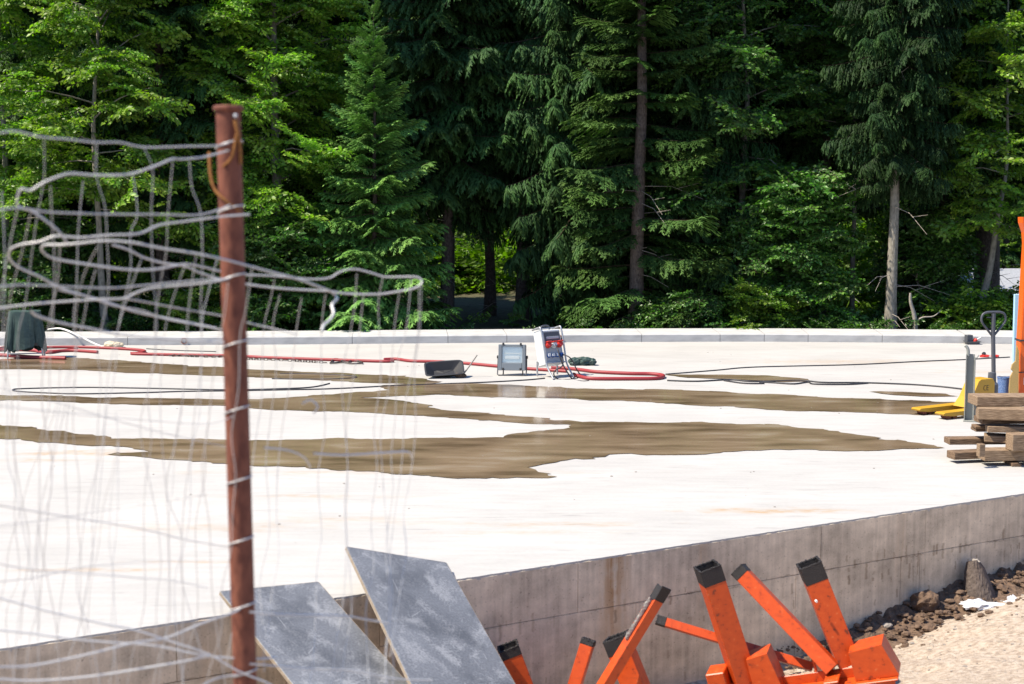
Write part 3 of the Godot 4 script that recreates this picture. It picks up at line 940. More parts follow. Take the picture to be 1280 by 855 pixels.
func build_wood() -> void:
	make_twigs()
	# spruces along the edge
	spruce("spruce_tree", "young bright green spruce with a pointed top, boughs down to the ground", 470, 26.8, {"h": 6.15, "tint": 1.6, "r": 1.65, "from": 0.15, "kind": "young", "whorl": 7, "step": 0.20, "trunk": 0.07, "stubs": 0})
	spruce("spruce_tree", "tall spruce with a straight brown trunk bare towards the slab, right of centre", 795, 27.0, {"h": 12.5, "r": 1.75, "from": 0.7, "kind": "young", "tint": 0.62, "whorl": 6, "step": 0.30, "trunk": 0.15, "bare": 5.2, "stubs": 14, "lean": 0.012})
	spruce("spruce_tree", "dense drooping spruce just left of the bare brown trunk", 722, 28.6, {"h": 12.0, "r": 1.7, "from": 0.4, "kind": "hang", "step": 0.26, "tint": 1.05})
	spruce("spruce_tree", "drooping spruce just right of the bare brown trunk", 858, 28.2, {"h": 12.0, "r": 1.5, "from": 0.3, "kind": "hang", "step": 0.27, "tint": 1.0})
	spruce("spruce_tree", "spruce with a slender pale grey trunk bare up to half the picture's height", 1112, 26.4, {"h": 11.5, "r": 1.2, "from": 3.0, "kind": "hang", "tint": 0.6, "trunk": 0.105, "bark": "grey_bark", "step": 0.24, "bare": 3.6, "stubs": 16, "lean": 0.006})
	spruce("spruce_tree", "spruce with long hanging boughs between the pale slender trunk and the sapling", 1172, 28.6, {"h": 13.0, "r": 1.7, "from": 2.9, "kind": "hang", "trunk": 0.16, "step": 0.24, "bare": 3.4, "tint": 1.15})
	spruce("spruce_tree", "thick black-trunked spruce behind the leaning sapling at the right", 1231, 30.5, {"h": 14.0, "r": 1.9, "from": 3.2, "kind": "hang", "trunk": 0.29, "step": 0.26, "bare": 3.4})
	spruce("spruce_tree", "spruce with a dark brown trunk just left of the rusty post", 206, 28.4, {"h": 13.0, "r": 1.75, "from": 1.9, "kind": "old", "trunk": 0.155, "step": 0.30, "bare": 6.0, "stubs": 26})
	spruce("spruce_tree", "dark spruce just right of the young bright spruce", 560, 29.4, {"h": 13.0, "r": 1.7, "from": 2.3, "kind": "old", "trunk": 0.13, "step": 0.28, "bare": 3.0, "tint": 0.85})
	spruce("spruce_tree", "dark spruce with a bare black trunk in the deep shade at the centre", 654, 30.2, {"h": 13.5, "r": 1.7, "from": 2.6, "kind": "old", "trunk": 0.15, "step": 0.27, "bare": 3.6, "tint": 0.8})
	spruce("spruce_tree", "dark spruce in the gap at the centre, half hidden by its neighbours", 612, 31.2, {"h": 13.5, "r": 1.8, "from": 2.5, "kind": "old", "step": 0.27, "tint": 0.8})
	spruce("spruce_tree", "dark spruce with a thin trunk behind the low leafy bush", 1028, 30.0, {"h": 13.0, "r": 1.6, "from": 2.7, "kind": "old", "trunk": 0.12, "step": 0.27, "bare": 4.2, "tint": 0.9})
	spruce("spruce_tree", "dark spruce standing behind the drooping leafy tree right of centre", 948, 31.0, {"h": 13.5, "r": 1.8, "from": 0.8, "kind": "old", "step": 0.28, "tint": 0.85})
	spruce("spruce_tree", "dark spruce behind the light green beech at the left", 408, 31.5, {"h": 13.5, "r": 1.6, "from": 1.6, "kind": "old", "trunk": 0.14, "step": 0.3, "bare": 7.0, "tint": 0.9})
	spruce("spruce_tree", "dark spruce behind the leafy trees at the far left", 70, 31.0, {"h": 13.5, "r": 1.8, "from": 1.0, "kind": "old", "step": 0.29, "tint": 0.85})
	spruce("spruce_tree", "spruce at the right edge behind the orange column", 1292, 30.0, {"h": 13.0, "r": 1.7, "from": 3.4, "kind": "hang", "step": 0.27, "trunk": 0.15})
	# leafy trees
	broadleaf("beech_tree", "light green leafy tree with a grey stem behind the wire fence", 128, 26.6, {"h": 8.4, "r": 1.75, "from": 2.4, "limbs": 26, "sprays": 24, "trunk": 0.085, "kind": "light", "tint": 1.12, "spine": [[0.08, 0], [0.02, 0.8], [0.0, 2.2], [-0.05, 4.0], [0.1, 6.0], [0.0, 7.8]]})
	broadleaf("beech_tree", "yellow-green leafy tree at the left edge of the picture", 12, 27.6, {"h": 8.5, "r": 1.9, "from": 0.9, "limbs": 28, "sprays": 22, "kind": "light", "tint": 1.25})
	broadleaf("beech_tree", "large light green beech between the rusty post and the young spruce", 350, 28.0, {"h": 11.0, "r": 1.7, "from": 0.4, "limbs": 52, "sprays": 30, "trunk": 0.12, "kind": "light", "tint": 1.4})
	broadleaf("beech_tree", "drooping dark leafy tree right of the tall brown spruce trunk", 925, 28.0, {"h": 10.0, "r": 1.7, "from": 0.8, "limbs": 36, "sprays": 24, "kind": "dark", "tint": 1.25, "lift": -0.25})
	broadleaf("leaning_sapling", "slim leaning sapling with sparse yellow-green leaves near the orange column", 1221, 27.0, {"h": 7.4, "r": 1.25, "from": 2.1, "limbs": 20, "sprays": 17, "trunk": 0.085, "kind": "light", "tint": 1.15, "lift": -0.15, "spine": [[0.0, 0], [0.06, 0.7], [0.2, 1.3], [0.33, 2.4], [0.46, 3.4], [0.40, 5.0], [0.36, 7.0]]})
	broadleaf("beech_tree", "leafy tree at the right edge beyond the orange column", 1300, 28.6, {"h": 7.5, "r": 1.6, "from": 2.5, "limbs": 26, "sprays": 22, "kind": "light", "tint": 0.75})
	broadleaf("beech_tree", "light green leafy tree just left of the rusty post, behind the wires", 262, 29.3, {"h": 9.5, "r": 1.5, "from": 0.4, "limbs": 36, "sprays": 24, "trunk": 0.07, "kind": "light", "tint": 1.1})
	broadleaf("beech_tree", "leafy tree with lit top between the slender trunk and the drooping leafy tree", 1065, 28.8, {"h": 8.0, "r": 1.1, "from": 4.2, "limbs": 24, "sprays": 20, "trunk": 0.06, "kind": "dark", "tint": 1.25})
	# bushes along the kerb
	var bush := "bushes along the kerb"
	broadleaf("leafy_bush", "broad leafy bush lit at its top, right of centre behind the kerb", 995, 27.2, {"h": 3.2, "r": 1.0, "from": 0.15, "limbs": 26, "sprays": 22, "trunk": 0.04, "kind": "dark", "tint": 1.3}, bush, "bush")
	broadleaf("leafy_bush", "blue-green bush just right of the pale slender trunk", 1150, 28.2, {"h": 2.5, "r": 0.72, "from": 0.2, "limbs": 22, "sprays": 20, "trunk": 0.04, "kind": "dark", "tint": 1.0}, bush, "bush")
	broadleaf("leafy_bush", "low bush with bright leaves at the kerb right of centre, small", 950, 26.7, {"h": 0.95, "r": 0.9, "from": 0.05, "limbs": 16, "sprays": 14, "trunk": 0.02, "kind": "light", "spray": 0.7}, bush, "bush")
	broadleaf("leafy_bush", "dark bush under the light green beech, right of the rusty post", 345, 27.0, {"h": 2.2, "r": 1.3, "from": 0.05, "limbs": 24, "sprays": 22, "trunk": 0.03, "kind": "dark", "tint": 1.0}, bush, "bush")
	broadleaf("leafy_bush", "small bright bush just left of the rusty post at the kerb", 245, 26.6, {"h": 0.9, "r": 0.55, "from": 0.05, "limbs": 14, "sprays": 12, "trunk": 0.02, "kind": "light", "spray": 0.7}, bush, "bush")
	broadleaf("leafy_bush", "dark bush behind the green covered box at the far left", 40, 26.8, {"h": 2.0, "r": 1.2, "from": 0.05, "limbs": 20, "sprays": 20, "trunk": 0.03, "kind": "dark", "tint": 0.85}, bush, "bush")
	broadleaf("leafy_bush", "low leafy bush with bright top beside the leaning sapling's foot", 1236, 26.9, {"h": 0.85, "r": 0.75, "from": 0.3, "limbs": 12, "sprays": 12, "trunk": 0.02, "kind": "light", "tint": 1.0}, bush, "bush")
	broadleaf("leafy_bush", "dark low bush at the foot of the tall brown spruce trunk", 842, 26.8, {"h": 0.8, "r": 0.8, "from": 0.05, "limbs": 14, "sprays": 14, "trunk": 0.02, "kind": "dark", "tint": 1.0, "spray": 0.8}, bush, "bush")
	# a dead forked stump
	var st := S()
	var dead := thing("dead_stem", "pale dead forked stem standing at the kerb right of the slender trunk", "dead tree", Vector3(at(1143, 400, 26.2).x, -0.2, -26.2))
	tube(st, smooth([Vector3(0, 0, 0), Vector3(0.02, 0.3, 0), Vector3(-0.01, 0.55, 0), Vector3(-0.08, 0.78, 0), Vector3(-0.09, 0.95, 0)]), 0.06, 0.02, 7)
	part("stem", st, M.dead_wood, dead)
	st = S()
	tube(st, smooth([Vector3(0.02, 0.42, 0), Vector3(0.15, 0.5, 0.02), Vector3(0.35, 0.52, 0), Vector3(0.5, 0.64, 0)]), 0.022, 0.006, 5)
	part("branch", st, M.dead_wood, dead)
	# the depth of the wood: what shows between the trunks in front, as one mass
	var mass := Node3D.new()
	mass.name = "deep_wood"
	add_child(mass)
	tag(mass, "mass of trunks and foliage deep in the wood behind the front trees", "wood", "", "stuff")
	var r := RandomNumberGenerator.new()
	r.seed = 77
	var trunks := S()
	var W := {"old": [[], []], "dark": [[], []], "light": [[], []]}
	for i in 40:
		var z := -32.0 - r.randf_range(0.0, 1.6) if i < 24 and i % 2 == 0 else (-47.0 - r.randf_range(0.0, 3.0) if i < 24 else -56.0 - r.randf_range(0.0, 6.0))
		var u := (i + r.randf() * 0.9) / 24.0 if i < 24 else (i - 24 + r.randf()) / 16.0
		var x := lerpf(-1.0, 1.0, u) * (-z * 0.42)
		if z > -40.0 and x / -z > 0.19 and x / -z < 0.345: continue
		var b := Vector3(x, wood_y(x, z) - 0.1, z)
		var h := r.randf_range(12.0, 15.0)
		tube(trunks, [b, b + Vector3(r.randf_range(-0.1, 0.1), h * 0.5, 0), b + Vector3(0, h, 0)], r.randf_range(0.10, 0.2), 0.02, 7, false)
		var y := r.randf_range(3.0, 4.2)
		while y < h:
			for k in 5:
				W.old[0].append(bough_at(b + Vector3(0, y, 0), r.randf() * TAU, r.randf_range(-0.25, 0.15), r.randf_range(1.3, 2.1) * minf(1.0, 1.5 * (1.0 - y / h) + 0.15)))
				W.old[1].append(Color.WHITE * r.randf_range(0.7, 1.1))
			y += r.randf_range(0.34, 0.5)
	# leafy undergrowth between the trunks, and the sunlit thicket of the clearing beyond them
	for i in 900:
		var z := r.randf_range(-29.5, -33.0)
		var x := r.randf_range(-1.0, 1.0) * (-z * 0.42)
		var top := 1.1 + 4.5 * nz.get_noise_2d(x * 14.0, z * 14.0)
		if top < 0.3 or x / -z > 0.30 or absf(x / -z + 0.01) < 0.055 or x / -z > 0.20: continue
		W.dark[0].append(bough_at(Vector3(x, wood_y(x, z) + r.randf() * top, z), r.randf() * TAU, r.randf_range(-0.5, 0.4), r.randf_range(0.5, 1.0), r.randf_range(-0.5, 0.5)))
		W.dark[1].append(Color.WHITE * r.randf_range(0.75, 1.3))
	for i in 8000:
		var deep := r.randf()
		var z := lerpf(-37.0, -52.0, deep)
		var x := r.randf_range(-1.0, 1.0) * (-z * 0.42)
		var top := 1.2 + 2.5 * nz.get_noise_2d(x * 12.0, z * 12.0) + 8.0 * deep * deep + 4.0 * smoothstep(4.0, 10.0, x)
		if x / -z > 0.295 and z > -47.0: continue
		W.light[0].append(bough_at(Vector3(x, wood_y(x, z) + r.randf() * maxf(0.5, top), z), r.randf() * TAU, r.randf_range(-0.5, 0.4), r.randf_range(0.8, 1.5), r.randf_range(-0.5, 0.5)))
		W.light[1].append(Color.WHITE * r.randf_range(0.6, 1.15))
	# the far edge that closes the view
	for i in 3000:
		var z := r.randf_range(-58.0, -66.0)
		var x := r.randf_range(-28.0, 28.0)
		W.dark[0].append(bough_at(Vector3(x, wood_y(x, z) + r.randf_range(0.0, 15.0), z), r.randf() * TAU, r.randf_range(-0.5, 0.4), r.randf_range(1.6, 2.6), r.randf_range(-0.5, 0.5)))
		W.dark[1].append(Color.WHITE * r.randf_range(0.75, 1.25))
	part("trunks", trunks, M.spruce_bark, mass)
	crown(mass, "old2", M.spruce_old, W.old[0], W.old[1])
	crown(mass, "dark1", M.leaf_dark, W.dark[0], W.dark[1])
	crown(mass, "light3", M.leaf_light, W.light[0], W.light[1])
	# low plants at the foot of the trees
	var low := Node3D.new()
	low.name = "undergrowth"
	add_child(low)
	tag(low, "low weeds and seedlings along the kerb under the trees", "undergrowth", "", "stuff")
	var a := []; var tn := []
	for i in 1500:
		var z := -26.0 - 3.5 * pow(r.randf(), 1.4)
		var x := r.randf_range(-13.0, 13.0)
		if nz.get_noise_2d(x * 18.0, z * 18.0) < -0.1 or (absf(x + 0.3) < 1.5 and r.randf() < 0.85): continue
		a.append(bough_at(Vector3(x, wood_y(x, z) + r.randf_range(0.0, 0.28), z), r.randf() * TAU, r.randf_range(-0.1, 0.9), r.randf_range(0.2, 0.5), r.randf_range(-0.5, 0.5)))
		tn.append(Color.WHITE * r.randf_range(0.7, 1.3))
	crown(low, "dark0", M.leaf_dark, a, tn)

# ------------------------------------------------------------------ ground and bank
func build_ground() -> void:
	sheet("ground", -9.0, 9.0, -14.5, 3.0, 320, 300, bank_y, M.sand)
	sheet("forest_floor", -70.0, 70.0, -130.0, -25.0, 140, 110, wood_y, M.forest_floor)
	sheet("terrain", -300.0, 300.0, -300.0, 300.0, 4, 4, func(_x: float, _z: float) -> float: return -6.0, M.forest_floor)
	# brown soil heaped against the wall foot, its colour darkened for the wall shade
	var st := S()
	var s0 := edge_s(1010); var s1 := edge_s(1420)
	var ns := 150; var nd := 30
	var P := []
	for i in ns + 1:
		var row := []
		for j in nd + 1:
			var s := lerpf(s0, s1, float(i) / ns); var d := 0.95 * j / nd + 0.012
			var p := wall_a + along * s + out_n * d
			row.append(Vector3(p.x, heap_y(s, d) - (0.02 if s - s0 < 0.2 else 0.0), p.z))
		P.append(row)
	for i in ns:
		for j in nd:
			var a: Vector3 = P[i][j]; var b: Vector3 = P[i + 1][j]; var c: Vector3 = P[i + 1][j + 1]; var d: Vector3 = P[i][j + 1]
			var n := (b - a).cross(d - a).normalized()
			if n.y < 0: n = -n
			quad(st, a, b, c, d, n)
	structure("shade_toned_soil_heap", st, M.earth)
	# loose stones and crumbs
	var r := RandomNumberGenerator.new()
	r.seed = 90
	var one := S()
	stone(one, Vector3.ZERO, Vector3.ONE, 3.0, 7, 0.5)
	var mesh := one.commit()
	for q in [["gravel", "stone", 900, 0.003, 0.014, "small loose stones and crumbs scattered on the sandy bank", "gravel"], ["soil_crumbs", "earth", 700, 0.006, 0.035, "crumbs of shade-darkened brown soil at the foot of the concrete wall", "soil"]]:
		var mm := MultiMesh.new()
		mm.transform_format = MultiMesh.TRANSFORM_3D
		mm.mesh = mesh
		mm.instance_count = q[2]
		for i in q[2]:
			var s := r.randf_range(edge_s(960), edge_s(1400)); var d := r.randf_range(0.25, 4.8) if q[0] == "gravel" else absf(r.randfn(0.0, 0.32)) + 0.03
			var p := wall_a + along * s + out_n * d
			var k := lerpf(q[3], q[4], pow(r.randf(), 3.5))
			var y := bank_y(p.x, p.z) + (0.0 if q[0] == "gravel" else 0.13 * clampf(1.0 - d / 0.5, 0.0, 1.0))
			mm.set_instance_transform(i, Transform3D(Basis(Vector3.UP, r.randf() * TAU).scaled(Vector3(k * r.randf_range(0.8, 1.6), k * 0.65, k)), Vector3(p.x, y + k * 0.2, p.z)))
		var o := MultiMeshInstance3D.new()
		o.multimesh = mm
		o.material_override = M[q[1]]
		o.name = q[0]
		add_child(o)
		tag(o, q[5], q[6], "", "stuff")

# ------------------------------------------------------------------ the house and the feeding box behind the trees
func build_house() -> void:
	var z := -40.0
	var x0 := at(1186, 380, 40.0).x
	var gy := wood_y(x0 + 2.5, z) - 0.2
	var h := thing("house", "low white house with a grey roof glimpsed between the trees at the right", "house", Vector3(x0 + 3.0, gy, z))
	var wall_h := -0.42 - gy
	var st := S()
	box(st, Transform3D(Basis(), Vector3(0, wall_h / 2, -2.0)), Vector3(6.0, wall_h, 4.0), 0.01)
	part("wall", st, M.white_paint, h)
	var roof := S()
	var rise := 0.75
	var x := Transform3D(Basis(Vector3.UP, PI / 2), Vector3(0, wall_h - 0.12, -2.0))
	prism(roof, x, PackedVector2Array([Vector2(-2.35, 0), Vector2(0, rise), Vector2(2.35, 0), Vector2(2.35, 0.14), Vector2(0, rise + 0.15), Vector2(-2.35, 0.14)]), 6.6)
	var ro := part("roof", roof, M.slate, h)
	st = S()
	box(st, Transform3D(Basis(), Vector3(1.4, wall_h + rise + 0.1, -2.0)), Vector3(0.5, 0.7, 0.5), 0.01)
	part("chimney", st, M.red_wood, ro)
	for wx: float in [-2.1, -0.4, 1.4]:
		st = S()
		box(st, Transform3D(Basis(), Vector3(wx, wall_h * 0.55, 0.01)), Vector3(0.9, 0.95, 0.06), 0.01)
		var w := part("window", st, M.white_paint, h)
		st = S()
		for sx: float in [-0.21, 0.21]: box(st, Transform3D(Basis(), Vector3(wx + sx, wall_h * 0.55, 0.045)), Vector3(0.36, 0.8, 0.01), 0.002)
		part("pane", st, M.glass, w)
	# a reddish wooden box on legs
	var c := at(1205, 397, 28.4)
	var g := wood_y(c.x, c.z)
	var b := thing("wooden_box", "small reddish wooden box on legs under the leafy bushes at the right", "box", Vector3(c.x, g, c.z))
	var top := c.y - g + 0.12
	st = S()
	box(st, Transform3D(Basis(), Vector3(0, top - 0.13, 0)), Vector3(0.40, 0.26, 0.34), 0.008)
	part("body", st, M.red_wood, b)
	st = S()
	box(st, Transform3D(Basis(Vector3.RIGHT, 0.25), Vector3(0, top + 0.03, 0.02)), Vector3(0.52, 0.03, 0.50), 0.005)
	part("lid", st, M.dead_wood, b)
	for sx: float in [-0.16, 0.16]:
		for sz: float in [-0.13, 0.13]:
			st = S()
			box(st, Transform3D(Basis(), Vector3(sx, (top - 0.25) / 2 - 0.03, sz)), Vector3(0.04, top - 0.19, 0.04), 0.004)
			part("leg", st, M.pale_plank, b)

# ------------------------------------------------------------------ things standing on the slab
func path_on(pts: Array, lift: float, sub := 6) -> Array:
	var o := []
	for p in pts:
		var g := on(p[0], p[1])
		o.append(g + Vector3(0, lift + (p[2] if p.size() > 2 else 0.0), 0))
	return smooth(o, sub)

func line(called: String, label: String, category: String, pts: Array, r: float, m: Material, group := "") -> MeshInstance3D:
	var st := S()
	tube(st, path_on(pts, r * 0.97), r, r, 8)
	var o := part(called, st, m)
	tag(o, label, category, group)
	return o

func build_site() -> void:
	floodlight()
	power_box()
	covered_box()
	# hoses
	var hg := "red hoses lying on the slab"
	line("hose", "long red hose running across the slab past the chain, behind the post", "hose", [[178, 443], [166, 444], [210, 445], [290, 446.5], [340, 449], [430, 452], [479, 453.5], [492, 453]], 0.024, M.red_hose, hg)
	line("hose", "red hose passing behind the floodlight towards the power box", "hose", [[480, 451], [495, 450.6], [514, 453], [549, 454], [582, 456], [620, 459.5], [656, 462.5], [686, 464.5], [708, 466]], 0.024, M.red_hose, hg)
	line("hose", "red hose bent back in a long loop right of the power box", "hose", [[689, 462], [708, 462.5], [727, 464.5], [746, 467], [787, 469], [814, 469.5], [829, 471.5], [822, 475], [787, 475.6], [741, 475.4], [726, 473], [717, 470]], 0.026, M.red_hose, hg)
	line("hose", "red hose with a sharp bend at its right end, beside the covered box", "hose", [[44, 437], [56, 436], [100, 435.5], [150, 437.5], [176, 439.5], [181, 441.3], [172, 443.2], [163, 443.6]], 0.024, M.red_hose, hg)
	line("hose", "short red hose end pointing right, behind the covered box's legs", "hose", [[-30, 441], [20, 439], [60, 441], [90, 440], [122, 442]], 0.026, M.red_hose, hg)
	line("hose", "thick red hose at the very front of the bundle, nearest the puddle", "hose", [[-30, 446], [0, 446], [40, 448.5], [82, 450]], 0.029, M.red_hose, hg)
	line("hose", "red hose crossing diagonally under the covered box at the far left", "hose", [[-20, 440], [0, 437], [18, 433.5], [36, 438], [58, 442.5], [75, 440.5], [96, 437.5]], 0.023, M.red_hose, hg)
	# cables
	var cg := "thin black cables lying on the slab"
	line("cable", "black cable doubled back in a long flat loop at the left", "cable", [[412, 480], [391, 484.5], [356, 486.5], [283, 488], [180, 486], [103, 485], [30, 486.5], [16, 488], [24, 490], [60, 492], [103, 493], [180, 491.5], [230, 490], [283, 489.3], [356, 488], [420, 486.5], [500, 482.5], [596, 479], [653, 476], [681, 473.5]], 0.009, M.cable, cg)
	line("cable", "black cable running straight to the right edge from the hose loop", "cable", [[832, 468.5], [895, 463.5], [944, 459.5], [1066, 456.5], [1147, 452.5], [1208, 450], [1262, 447]], 0.009, M.cable, cg)
	line("cable", "wavy black cable from the hose loop to the pallet truck", "cable", [[834, 476.5], [871, 477.5], [911, 475.5], [935, 477.5], [960, 477.5], [1001, 476.5], [1030, 479], [1078, 479.3], [1139, 481.5], [1179, 484.5], [1208, 488]], 0.011, M.cable, cg)
	line("cable", "short doubled black cable end in the middle of the wavy cable", "cable", [[905, 476.5], [930, 480], [954, 480.2], [950, 478.6], [966, 479.2], [992, 480.8], [1010, 478.5], [1018, 481], [1060, 481.4], [1085, 479.8]], 0.011, M.cable, cg)
	line("cable", "thin black cable lying in the puddle right of the post", "cable", [[340, 474], [380, 474.5], [420, 474.3], [446, 472.2], [430, 469.6], [390, 468], [350, 467.5]], 0.008, M.cable, cg)
	line("cable", "thin black cable on dry concrete below the kerb at the left", "cable", [[183, 436.5], [220, 438.5], [270, 440]], 0.008, M.cable, cg)
	# steel chain with its hooks
	var st := S()
	var cp := path_on([[210, 446], [225, 445.8], [262, 447.2], [280, 447], [305, 449.5], [330, 450.5], [365, 452], [408, 454.5]], 0.012, 14)
	var acc := 0.0
	var flip := false
	for i in cp.size() - 1:
		acc += cp[i].distance_to(cp[i + 1])
		if acc < 0.042: continue
		acc = 0.0
		flip = not flip
		var d: Vector3 = (cp[i + 1] - cp[i]).normalized()
		var u := d.cross(Vector3.UP).normalized() if flip else Vector3.UP
		var ring := []
		for k in 9:
			var a := TAU * k / 8
			ring.append(cp[i] + d * cos(a) * 0.034 + u * sin(a) * 0.016 + Vector3(0, 0.006, 0))
		tube(st, ring, 0.0065, 0.0065, 5, false)
	var ch := thing("steel_chain", "dark steel chain with hooks lying beside the long red hose", "chain")
	part("links", st, M.chain, ch)
	st = S()
	tube(st, path_on([[414, 454.5], [417, 450.5], [424, 450.8], [428, 453.4], [421, 455], [412, 455.4]], 0.02), 0.016, 0.014, 6)
	part("hook", st, M.chain, ch)
	st = S()
	tube(st, path_on([[436, 454.5], [440, 451.6], [448, 453], [453, 455.4], [442, 456], [434, 455.2], [428, 454.4]], 0.02), 0.014, 0.011, 6)
	part("hook", st, M.chain, ch)
	# white cable over the kerb and a bundle of cloth at its end
	st = S()
	var wc := [on(60, 412, 0.17) , on(73, 410.5, 0.20), on(84, 413, 0.19), at(95, 418, 24.0), at(106, 423.5, 23.9), at(118, 429.5, 23.8), on(131, 434.5, 0.02)]
	tube(st, smooth(wc, 6), 0.016, 0.016, 7)
	tag(part("white_hose", st, M.white_cable), "white hose hanging over the kerb at the left", "hose")
	st = S()
	var g := on(138, 434)
	stone(st, g + Vector3(0, 0.045, 0), Vector3(0.11, 0.06, 0.1), 4.0, 12, 0.35)
	var cl := thing("cloth_bundle", "crumpled beige cloth at the end of the white hose", "cloth")
	part("fold", st, M.beige_cloth, cl)
	st = S()
	stone(st, g + Vector3(0.13, 0.04, 0.02), Vector3(0.1, 0.05, 0.09), 7.0, 12, 0.4)
	part("fold", st, M.beige_cloth, cl)
	# black mortar tub, tipped, with a stick in it
	g = on(558, 471.5)
	var tub := thing("mortar_tub", "tipped black plastic tub lying left of the floodlight", "tub", g)
	st = S()
	var bx := Basis(Vector3.UP, 0.15) * Basis(Vector3.RIGHT, 0.55) * Basis(Vector3.BACK, 0.06)
	tub_shape(st, Transform3D(bx, Vector3(-0.03, 0.045, -0.02)), 0.30, 0.15, 0.53, 0.30, 0.10)
	part("bowl", st, M.black_plastic, tub)
	st = S()
	stone(st, Vector3(0.20, 0.03, 0.05), Vector3(0.09, 0.035, 0.05), 2.0, 9, 0.6)
	part("sludge", st, M.earth, tub)
	var sk := thing("stick", "thin dark stick leaning out of the black tub", "stick", on(581, 471.5))
	st = S()
	tube(st, [Vector3(-0.03, 0.03, 0), Vector3(0.06, 0.15, 0), Vector3(0.175, 0.315, 0.0)], 0.012, 0.010, 6)
	part("shaft", st, M.bare_steel, sk)
	# dark green tarpaulin roll
	g = on(729, 456.5)
	var ro := thing("tarpaulin_roll", "folded dark green tarpaulin lying right of the power box", "tarpaulin", g)
	for q in [[-0.12, 0.055, 0.10, 0.06, 1.0], [0.02, 0.06, 0.13, 0.065, 2.0], [0.13, 0.05, 0.07, 0.055, 5.0], [-0.17, 0.04, 0.05, 0.04, 8.0]]:
		st = S()
		stone(st, Vector3(q[0], q[1], 0), Vector3(q[2], q[3], 0.09), q[4], 14, 0.5)
		part("fold", st, M.tarp, ro)
	pallet_truck()
	stake()
	column()
	planks()
	# odds and ends by the far kerb
	g = on(1215, 430.2)
	var tr := thing("tool_tray", "shallow tray with a black box by the kerb behind the pallet truck", "tray", g)
	st = S()
	tub_shape(st, Transform3D(Basis(), Vector3(0, 0.0, 0)), 0.20, 0.14, 0.24, 0.17, 0.045)
	part("tray", st, M.dark_case, tr)
	st = S()
	box(st, Transform3D(Basis(Vector3.UP, 0.2), Vector3(-0.06, 0.10, 0)), Vector3(0.11, 0.12, 0.1), 0.006)
	part("box", st, M.dark_case, tr)
	st = S()
	stone(st, Vector3(0.045, 0.065, 0.02), Vector3(0.04, 0.04, 0.04), 3.0, 9, 0.3)
	part("lump", st, M.socket_red, tr)
	st = S()
	tube(st, [Vector3(0.03, 0.04, 0.02), Vector3(0.1, 0.09, 0), Vector3(0.15, 0.12, 0)], 0.012, 0.012, 6)
	part("handle", st, M.white_paint, tr)
	g = on(1236, 446.5)
	var st2 := thing("strap", "small red strap with a dark buckle on the slab behind the truck's handle", "strap", g)
	st = S()
	stone(st, Vector3(-0.07, 0.018, 0), Vector3(0.08, 0.025, 0.06), 3.0, 10, 0.4)
	stone(st, Vector3(0.10, 0.018, 0), Vector3(0.07, 0.022, 0.06), 6.0, 10, 0.4)
	part("band", st, M.socket_red, st2)
	st = S()
	stone(st, Vector3(-0.08, 0.055, 0), Vector3(0.035, 0.03, 0.03), 9.0, 8, 0.3)
	part("buckle", st, M.black_plastic, st2)
	# crumbs on the concrete
	var r := RandomNumberGenerator.new()
	r.seed = 5
	var mm := MultiMesh.new()
	mm.transform_format = MultiMesh.TRANSFORM_3D
	st = S()
	stone(st, Vector3.ZERO, Vector3.ONE, 1.0, 7, 0.5)
	mm.mesh = st.commit()
	mm.instance_count = 90
	for i in 90:
		var p := on(r.randf_range(0, 1280), 437 + 250 * pow(r.randf(), 1.6))
		if dist(p) > -0.1: p = on(r.randf_range(0, 1200), r.randf_range(440, 600))
		var k := r.randf_range(0.002, 0.008)
		mm.set_instance_transform(i, Transform3D(Basis(Vector3.UP, r.randf() * TAU).scaled(Vector3(k * 1.5, k * 0.7, k)), p + Vector3(0, k * 0.35, 0)))
	var deb := MultiMeshInstance3D.new()
	deb.multimesh = mm
	deb.material_override = M.stone
	deb.name = "debris"
	add_child(deb)
	tag(deb, "tiny crumbs of rubble scattered over the slab", "debris", "", "stuff")

# an open vessel: flared walls with thickness
func tub_shape(st: SurfaceTool, x: Transform3D, bw: float, bd: float, tw: float, td: float, h: float) -> void:
	var ring := func(w: float, d: float, y: float) -> Array:
		var o := []
		for k in 24:
			var a := TAU * k / 24
			var c := cos(a); var s := sin(a)
			o.append(Vector3(signf(c) * pow(absf(c), 0.3) * w / 2, y + 0.006 * nz.get_noise_2d(k * 40.0, y * 900.0), signf(s) * pow(absf(s), 0.3) * d / 2))
		return o
	var R := [ring.call(0.01, 0.01, 0.0), ring.call(bw, bd, 0.0), ring.call(tw, td, h), ring.call(tw + 0.03, td + 0.03, h), ring.call(tw + 0.03, td + 0.03, h + 0.008), ring.call(tw - 0.012, td - 0.012, h + 0.008), ring.call(bw - 0.012, bd - 0.012, 0.01), ring.call(0.01, 0.01, 0.01)]
	for i in R.size() - 1:
		for k in 24:
			var a: Vector3 = R[i][k]; var b: Vector3 = R[i][(k + 1) % 24]; var c: Vector3 = R[i + 1][(k + 1) % 24]; var d: Vector3 = R[i + 1][k]
			var n := (c - a).cross(d - b)
			if n.length() < 1e-9: continue
			n = n.normalized()
			var outward: Vector3 = (a + c) * 0.5 - Vector3(0, h * 0.5, 0)
			if i >= 5: outward = -outward
			if i == 3: outward = Vector3(outward.x, 0, outward.z)
			if i == 4: outward = Vector3.UP
			if n.dot(outward) < 0: n = -n
			quad(st, x * a, x * b, x * c, x * d, (x.basis * n).normalized())

